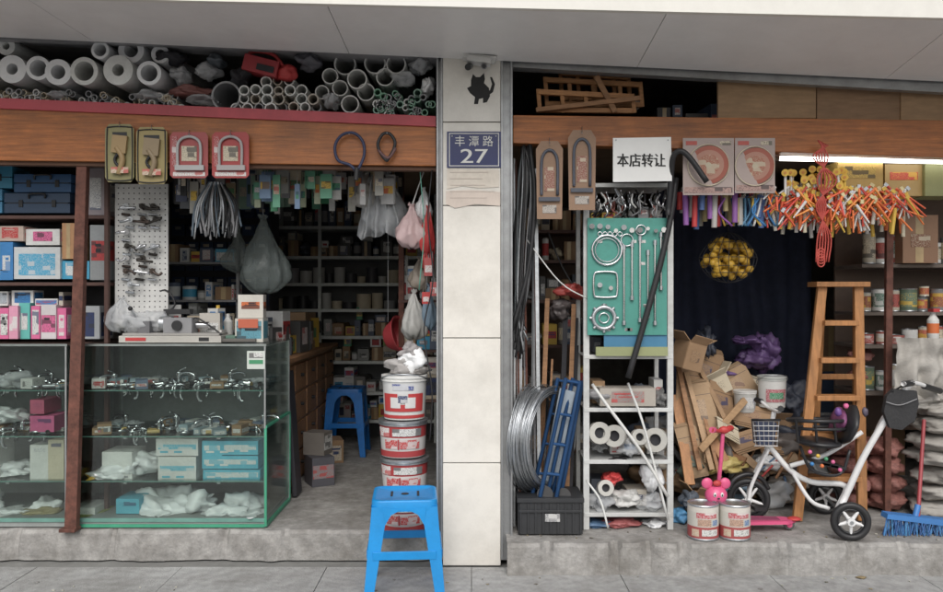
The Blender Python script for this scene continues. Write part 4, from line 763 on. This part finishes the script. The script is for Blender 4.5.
for u,v,y,d,m,rot in [(688,355,.5,(.13,.15,.17),CARD,(5,14,20)),(715,385,.75,(.16,.1,.12),CREAM,(0,-24,10)),(745,440,.8,(.2,.12,.12),P(.3,.2,.15),(0,-12,12)),(770,425,.85,(.25,.15,.1),CARD,(0,5,20)),(700,500,.4,(.15,.12,.08),CARD,(0,15,10))]:
    b=B('cardboard_box'); E=Euler([math.radians(a) for a in rot]).to_matrix(); c=W(u,v,y); t=.005
    w_,d_,h_=d
    b.box(c+E@Vector((0,-d_/2,0)),(w_,t,h_),m,rot); b.box(c+E@Vector((0,d_/2,0)),(w_,t,h_),m,rot); b.box(c+E@Vector((-w_/2,0,0)),(t,d_-t,h_),m,rot); b.box(c+E@Vector((w_/2,0,0)),(t,d_-t,h_),m,rot); b.box(c+E@Vector((0,0,-h_/2)),(w_,d_,t),m,rot)
    b.box(c+E@Vector((0,-d_/2-.0035,0)),(w_*.5,.002,h_*.4),PR(m,P(.12,.08,.06)),rot); b.box(c+E@Vector((w_/2+.03,0,h_/2+.02)),(t,d_,.08),m,(rot[0],rot[1]+55,rot[2])); b.box(c+E@Vector((-w_/2-.03,0,h_/2+.02)),(t,d_,.08),m,(rot[0],rot[1]-55,rot[2])); b.box(c+E@Vector((0,-d_/2-.02,h_/2+.02)),(w_*.95,t,.06),m,(rot[0]+40,rot[1],rot[2])); b.done()
b=B('purple_fabric'); 
for u,v,sx,sz in [(722,372,.14,.06),(750,360,.12,.08),(768,352,.08,.12),(740,395,.1,.04),(760,345,.05,.08),(745,340,.09,.03)]: b.blob(W(u,v,.95),(sx,.12,sz),R.choice([P(.13,.07,.2),P(.17,.09,.27)]),.35,1.5,crump=.16,n=4)
b.done()
b=B('dark_jacket'); 
for u,v,sx,sz in [(790,400,.12,.12),(780,440,.15,.1),(705,345,.06,.12)]: b.blob(W(u,v,.85),(sx,.12,sz),P(.05,.06,.09),.35,1.6,crump=.2)
b.done()
c=W(772,407,.65); c.z=Z(407,.65); b=pail(c,.088,.2,WHITE,WHITE,P(.5,.52,.5)); b.wrap(-45,45,.04,.12,PR(P(.5,.1,.13),WHITE),.003); b.wrap(-30,30,.06,.1,PR(GRN,WHITE),.005); b.ring((0,0,.17),.094,.003,STEEL,n=(0,.5,1)); b.done()
b=pail(W(745,412,.68),.07,.14,P(.5,.5,.48),P(.5,.5,.48),WHITE); b.wrap(-40,40,.03,.1,PR(WHITE,NAVY),.003); b.done()
b=B('yellow_bag'); b.blob(W(728,466,.45),(.13,.08,.05),P(.6,.47,.14),.35,1.5,crump=.2,rot=(0,-12,0)); b.done()
b=B('plastic_bags')
for u,v,y,a_,h,m in [(690,465,.5,.08,.08,P(.15,.2,.16)),(765,462,.6,.1,.06,PLAST),(790,478,.7,.12,.07,P(.5,.45,.4)),(700,440,.6,.07,.05,CLEAR),(835,462,.8,.12,.09,P(.12,.3,.15)),(735,490,.5,.1,.06,P(.2,.3,.4)),(690,500,.3,.06,.05,P(.1,.12,.15)),(678,515,.3,.07,.05,P(.08,.3,.55))]: b.blob(W(u,v,y),(a_,.09,h),m,.3,1.5,crump=.18,floor=.003)
b.done()
b=B('steel_post'); b.poly([(887,215),(894,215),(891,512),(885,512)],.42,.03,RUST); b.done(.002)
b=B('storage_shelf'); SBR=mat('grey_brown_shelf',(.16,.13,.11),.7,dirt=.3)
for v in (264,312,345,392): b.rect(862,1090,v,v+3.5,.6,.4,SBR)
b.rect(835,1090,170,430,1.05,.02,P(.16,.1,.07)); b.rect(1085,1090,170,500,.6,.4,SBR); b.done(.002)
def tin(b,x,y,z,r,h,m,l):
    b.lathe((x,y,z),[(0,0),(r,0),(r*1.03,h*.02),(r,h*.05),(r,h*.2),(r,h*.8),(r,h*.95),(r*1.03,h*.98),(r*.97,h),(r*.8,h),(r*.78,h*.97),(0,h*.97)],m,seg=18,mats=[STEEL,STEEL,STEEL,m,l,m,STEEL,STEEL,STEEL,STEEL,STEEL])
for v,hh in [(264,.2),(312,.15),(345,.12),(392,.17)]:
    b=B('paint_tins'); x=X(868,.6)
    while x<X(1080,.6):
        r=R.uniform(.03,.055); h=hh*R.uniform(.5,1); pm=PR(R.choice([P(.45,.08,.06),WHITE,CREAM,P(.3,.07,.05),P(.1,.2,.15)]),R.choice([WHITE,DARK,YEL])); tin(b,x+r,.66+R.uniform(0,.05),Z(v,.6)+.002,r,h,R.choice([WHITE,P(.35,.08,.06),P(.3,.1,.08),P(.1,.15,.1),P(.5,.45,.35),P(.2,.2,.2)]),pm)
        if R.random()<.4 and h<hh*.7: tin(b,x+r,.68,Z(v,.6)+.004+h,r*.9,h*.7,CREAM,pm)
        x+=2*r+.006
    b.done()
b=B('cardboard_box'); b.carton((X(925,.5),.62,Z(264,.6)+.004),(.22,.14,.3),P(.32,.17,.09),None); b.box((X(925,.5),.548,Z(240,.5)),(.12,.003,.08),PR(P(.25,.1,.05),CREAM)); b.done(.003)
RS=mat('red_woven_sack',(.3,.13,.11),.7,scale=60,var=.4,bump=.4,dirt=.5)
b=B('red_sacks')
for i in range(4):
    for k in range(2): b.blob((X(850+k*36,.55)+R.uniform(-.02,.02),.58,.06+i*.11),(.12,.16,.065),RS,.14,1.4,n=4,crump=.1,rot=(0,R.uniform(-7,7),0))
for k,v in enumerate((355,375)): b.blob(W(860,v,.75),(.08,.1,.05),RS,.15,n=3)
b.done()
b=B('cement_sacks'); CS=mat('cement_sack_paper',(.4,.38,.35),.85,bump=.3,dirt=.5)
for i in range(7):
    b.blob((X(950,.4)+R.uniform(-.02,.02),.42,.055+i*.1),(.24,.2,.062),CS,.12,1.5,n=4,crump=.1,rot=(0,R.uniform(-4,4),0))
    b.blob((X(950,.4)+.5,.45,.055+i*.1),(.24,.2,.06),CS,.08,1.3,n=4,crump=.06)
b.done()
b=B('draped_cloth'); b.cloth(896,960,338,402,.32,mat('dirty_canvas',(.42,.4,.37),.85,dirt=.6,bump=.3),3,.035,jag=.3); b.blob(W(930,402,.38),(.2,.1,.05),MC['dirty_canvas'],.3,crump=.2); b.done()
b=B('spray_bottle'); p=W(933,338,.45); b.lathe(p,[(0,0),(.032,0),(.034,.02),(.034,.11),(.015,.14),(.015,.16),(0,.16)],WHITE,seg=18); b.lathe(p+Vector((0,0,.03)),[(.0345,0),(.0345,.06)],ORG,seg=18); b.box(p+Vector((0,-.01,.17)),(.04,.06,.02),RED); b.done()
b=B('push_broom'); BB=P(.03,.2,.55,.45)
b.poly([(888,514),(943,520),(960,522),(960,528),(943,526),(887,519)],.0,.07,BB)
for i in range(260):
    u=886+R.uniform(0,74); y=R.uniform(.0,.07); t=(u-886)/74; b.cyl(W(u,519+t*7,y),Vector((X(u+R.uniform(-4,4)-1,y-.02),y-.02+R.uniform(-.015,.01),.002)),.0022,R.choice([BB,P(.05,.3,.6),P(.03,.12,.35)]),seg=4,caps=False)
b.cyl(W(918,517,.04),W(924,420,.3),.011,P(.35,.04,.05),seg=10); b.cyl(W(915,518,.04),W(918,505,.06),.016,BB,seg=10); b.done()
for u in (703,734.5):
    x=X(u,-.03); b=B('paint_tin'); b.T=Matrix.Translation((x,-.03,.002)); r,h=.084,.19
    b.lathe((0,0,0),[(0,0),(r,0),(r*1.02,.004),(r,.01),(r,h*.38),(r,h*.8),(r,h-.012),(r*1.03,h-.006),(r*1.0,h),(r*.86,h),(r*.84,h-.006),(0,h-.006)],WHITE,seg=32,mats=[STEEL,STEEL,STEEL,P(.42,.07,.07),P(.6,.58,.52),P(.66,.62,.56),STEEL,STEEL,STEEL,STEEL,STEEL])
    for a0,a1,z0,z1,m in [(-40,40,.12,.15,PR(P(.5,.06,.08),WHITE)),(-35,15,.078,.115,PR(P(.55,.35,.25),DARK)),(-60,-30,.02,.06,PR(CREAM,RED)),(-20,45,.025,.06,PR(WHITE,DARK)),(20,45,.08,.11,PR(P(.1,.2,.4),WHITE))]:
        vs=[]
        for i in range(9):
            a=math.radians(-90+a0+(a1-a0)*i/8)
            for z in(z0,z1): vs.append(((r+.001)*math.cos(a),(r+.001)*math.sin(a),z))
        b.add(vs,[(2*i,2*i+2,2*i+3,2*i+1) for i in range(8)],m,True)
    b.done()
WF=mat('white_frame_paint',(.74,.74,.74),.25,var=.03,dirt=.2); BK=mat('black_plastic',(.022,.022,.024),.4)
def wheel(b,c,r,ax,wd=.035):
    ax=Vector(ax).normalized(); c=Vector(c); b.ring(c,r-wd*.5,wd*.52,BLACK,n=ax,seg=36); b.ring(c,r-wd*1.15,.007,BK,n=ax,seg=30)
    b.cyl(c-ax*.022,c+ax*.022,.022,WF,seg=16); b.cyl(c-ax*.03,c+ax*.03,.009,STEEL,seg=10)
    u=ax.cross(Vector((0,0,1))).normalized(); w=ax.cross(u)
    for i in range(5):
        a=i*1.2566+.3; d=u*math.cos(a)+w*math.sin(a); b.cyl(c+d*.015,c+d*(r-wd*1.1),.011,WF,.008,seg=8)
b=B('childs_tricycle')
fw=Vector((1.64,.3,.125)); r1=Vector((2.06,-.1,.105)); r2=Vector((2.16,.44,.105)); axr=r2-r1; axf=Vector((.25,1,0))
wheel(b,fw,.125,axf); wheel(b,r1,.105,axr); wheel(b,r2,.105,axr)
b.cyl(r1,r2,.009,STEEL); rc=(r1+r2)/2
def WW(u,v,y=.2): return W(u,v,y)
hd=WW(768,445,.26)
for sg in(-1,1):
    o=axf.normalized()*.035*sg; b.tube([fw+o,fw+o+Vector((.02,0,.1)),hd+o*.8+Vector((0,0,-.02))],.011,WF)
b.tube([fw+Vector((-.12,0,.06)),fw+Vector((-.08,0,.12)),fw+Vector((0,0,.15)),fw+Vector((.08,0,.12)),fw+Vector((.12,0,.06))],.014,BK)
b.cyl(hd+Vector((-.01,0,-.04)),WW(774,412,.26),.014,WF)
hb=WW(774,410,.26); b.tube([hb+Vector((-.02,-.15,.03)),hb+Vector((0,-.08,.0)),hb,hb+Vector((0,.08,0)),hb+Vector((-.02,.15,.03))],.01,WF); 
for sg in(-1,1): b.cyl(hb+Vector((-.02,sg*.15,.03)),hb+Vector((-.035,sg*.2,.035)),.016,BK)
b.tube([hd,WW(790,470,.22),WW(812,482,.2),WW(845,486,.18),rc],.017,WF); b.tube([WW(790,466,.2),WW(825,455,.18),WW(862,432,.16)],.014,WF); b.tube([WW(790,468,.22),WW(810,500,.16),rc+Vector((-.05,0,0))],.012,WF)
b.tube([WW(842,504,.14),WW(862,460,.12),WW(884,422,.1),WW(905,388,.08)],.019,WF); b.tube([WW(850,490,.22),WW(868,450,.22),WW(885,415,.2),WW(912,384,.14)],.012,WF)
b.tube([WW(903,384,.02),WW(915,383,.1),WW(938,390,.26)],.013,WF); b.cyl(WW(904,384,.03),WW(912,383,.09),.018,BK); b.cyl(WW(924,386,.16),WW(940,391,.27),.018,BK)
b.blob(WW(818,442,.18),(.13,.13,.03),BK,.05,crump=.02,n=3,rot=(0,4,0)); b.blob(WW(846,424,.18),(.04,.13,.12),BK,.08,crump=.03,n=3,rot=(0,16,0)); b.blob(WW(838,420,.17),(.025,.1,.08),P(.2,.05,.15),.1,n=3,rot=(0,16,0))
b.ring(WW(815,420,.18),.15,.011,BK,n=(0,.1,1),seg=28,sc=(1,1)); b.ring(WW(818,428,.18),.14,.009,BK,n=(0,.1,1),seg=28)
for u in (796,815,834): b.cyl(WW(u,420,.04),WW(u+2,442,.08),.008,BK,seg=8)
for k in range(3): b.box(WW(815+k*8,460+k*2,.18),(.09,.2,.015),BK,(0,10,0))
b.ut([(800,446,.1),(812,470,.1),(840,474,.1),(850,450,.1)],.009,BK)
for a,c_ in zip([(810,452),(818,456),(826,459),(833,462),(822,466),(812,464),(840,470)],[PINK,YEL,GRN,PINK,ORG,BLUE,PINK]): b.blob(WW(a[0],a[1],.06),(.012,.012,.012),c_,0,n=2,crump=0)
b.blob(WW(838,412,.08),(.022,.02,.028),PURP,.1,n=2); b.blob(WW(846,406,.1),(.018,.02,.018),PINK,.1,n=2); b.blob(WW(865,412,.1),(.02,.02,.03),P(.1,.08,.12),.2,n=2)
NY=mat('black_nylon',(.03,.03,.032),.75,dirt=.2,bump=.3)
b.poly([(887,396),(894,389),(917,391),(919,404),(915,420),(902,430),(890,428),(884,412)],.05,.03,NY); b.blob(W(902,411,.08),(.085,.035,.1),NY,.14,1.2,n=4,crump=.1,rot=(0,10,0)); b.ut([(886,402,.04),(900,405,.035),(917,399,.04)],.003,GREY,seg=5); b.ut([(892,392,.05),(905,384,.08)],.005,BK,seg=5)
for i in range(6):
    t=i/5; b.ut([(753+t*26,421,.1),(756+t*21,446,.12)],.003,WF,seg=5); b.ut([(753+t*26,421,.24),(756+t*21,446,.22)],.003,WF,seg=5); 
    b.ut([(753+t*1.5,421+t*25,.1),(779-t*1.5,421+t*25,.1),(779-t*1.5,421+t*25,.24),(753+t*1.5,421+t*25,.24)],.003,WF,seg=5,closed=True,smooth_path=False)
b.poly([(756,423),(777,423),(774,445),(758,445)],.13,.08,P(.05,.07,.14))
b.ut([(752,420,.09),(780,420,.09),(780,420,.25),(752,420,.25)],.007,BK,closed=True,smooth_path=False)
b.cyl(fw+axf.normalized()*-.1,fw+axf.normalized()*.1,.008,STEEL); b.box(fw+axf.normalized()*-.12+Vector((.05,0,-.02)),(.07,.07,.02),BK); b.box(fw+axf.normalized()*.12+Vector((-.05,0,.02)),(.07,.07,.02),BK)
b.done()
b=B('childs_scooter'); PK=P(.72,.07,.22,.35)
b.tube([W(716,505,.1),W(720,470,.1),W(723,432,.1)],.012,PK); b.cyl(W(720,470,.1),W(723,432,.1),.009,STEEL)
b.tube([W(712,430,.02),W(722,431,.1),W(731,428,.2)],.011,RED); b.cyl(W(712,430,.02),W(714,430,.05),.017,PK); b.cyl(W(728,429,.16),W(731,428,.2),.017,RED); b.blob(W(724,430,.09),(.03,.02,.022),RED,0,n=3,crump=0)
h=W(716,495,.04); b.blob(h,(.062,.05,.055),PK,0,n=3,crump=0); 
for dx in(-.05,.05): b.blob(h+Vector((dx,.0,.065)),(.032,.015,.032),PK,0,n=3,crump=0)
b.blob(h+Vector((0,-.02,.07)),(.025,.014,.018),RED,0,n=2,crump=0); 
for dx in(-.02,.02): b.blob(h+Vector((dx,-.048,.012)),(.009,.005,.014),WHITE,0,n=2,crump=0); b.blob(h+Vector((dx,-.052,.01)),(.004,.004,.007),BLACK,0,n=2,crump=0)
b.blob(h+Vector((0,-.052,-.008)),(.007,.006,.005),BLACK,0,n=2,crump=0)
pts=[(-.0,-.05),(.1,-.06),(.36,-.045),(.42,0),(.36,.045),(.1,.06),(0,.05)]; o=Vector((X(722,.1),.1,.045)); n=len(pts)
b.add([o+Vector((x,y,z)) for z in(0,.02) for x,y in pts],[list(range(n)),list(range(2*n-1,n-1,-1))]+[(i,(i+1)%n,(i+1)%n+n,i+n) for i in range(n)],PK)
b.box(o+Vector((.2,0,.022)),(.24,.07,.003),P(.3,.05,.12))
for x,y in [(-.03,-.08),(-.03,.08),(.38,0)]: b.ring(o+Vector((x,y,-.012)),.022,.01,P(.1,.1,.1),seg=20); b.cyl(o+Vector((x,y-.012,-.012)),o+Vector((x,y+.012,-.012)),.016,PK,seg=12)
b.cyl(o+Vector((-.03,-.08,-.01)),o+Vector((-.03,.08,-.01)),.007,STEEL); b.blob(o+Vector((.41,0,.02)),(.04,.035,.012),RED,0,n=2,crump=0); b.done(.003)
b=B('fallen_leaf'); b.blob((X(861,-.2),-.2,-.163),(.03,.02,.004),P(.3,.22,.1),.4,n=2); b.done()
b=B('ground_litter')
for i in range(40): b.blob((R.uniform(-2.6,2.6),R.uniform(-.6,-.18),-.166),(R.uniform(.003,.012),R.uniform(.003,.01),.003),R.choice([P(.5,.48,.4),P(.15,.13,.1),P(.3,.25,.15),CONC]),.4,n=2)
for i in range(30): b.blob((R.uniform(.3,2.6),R.uniform(-.1,.1),.002),(R.uniform(.003,.01),R.uniform(.003,.01),.003),R.choice([P(.5,.48,.4),P(.15,.13,.1),P(.3,.25,.15)]),.4,n=2)
b.done()

# ================================================= LIGHT, CAMERA
sc=bpy.context.scene; w=bpy.data.worlds.new('World'); sc.world=w; w.use_nodes=True; N=w.node_tree.nodes; L=w.node_tree.links
sky=N.new('ShaderNodeTexSky'); sky.sky_type='NISHITA'; sky.sun_disc=False; sky.sun_elevation=math.radians(45); sky.sun_rotation=math.radians(180); sky.air_density=1.2; sky.dust_density=3; 
hs=N.new('ShaderNodeHueSaturation'); hs.inputs['Saturation'].default_value=.4; L.new(sky.outputs[0],hs.inputs['Color']); L.new(hs.outputs[0],N['Background'].inputs[0]); N['Background'].inputs[1].default_value=.15
sd=bpy.data.lights.new('sun','SUN'); sd.energy=1.5; sd.angle=math.radians(40); sd.color=(1,.97,.93); so=bpy.data.objects.new('sun',sd); sc.collection.objects.link(so); so.rotation_euler=(math.radians(45),0,0)
cam=bpy.data.cameras.new('camera'); co=bpy.data.objects.new('camera',cam); sc.collection.objects.link(co); co.location=(0,-4.5,EYE); co.rotation_euler=(math.radians(90),0,0); cam.lens=36*F/943; cam.sensor_width=36; cam.clip_end=500; sc.camera=co
sc.view_settings.view_transform='Standard'; sc.view_settings.look='None'; sc.view_settings.exposure=0
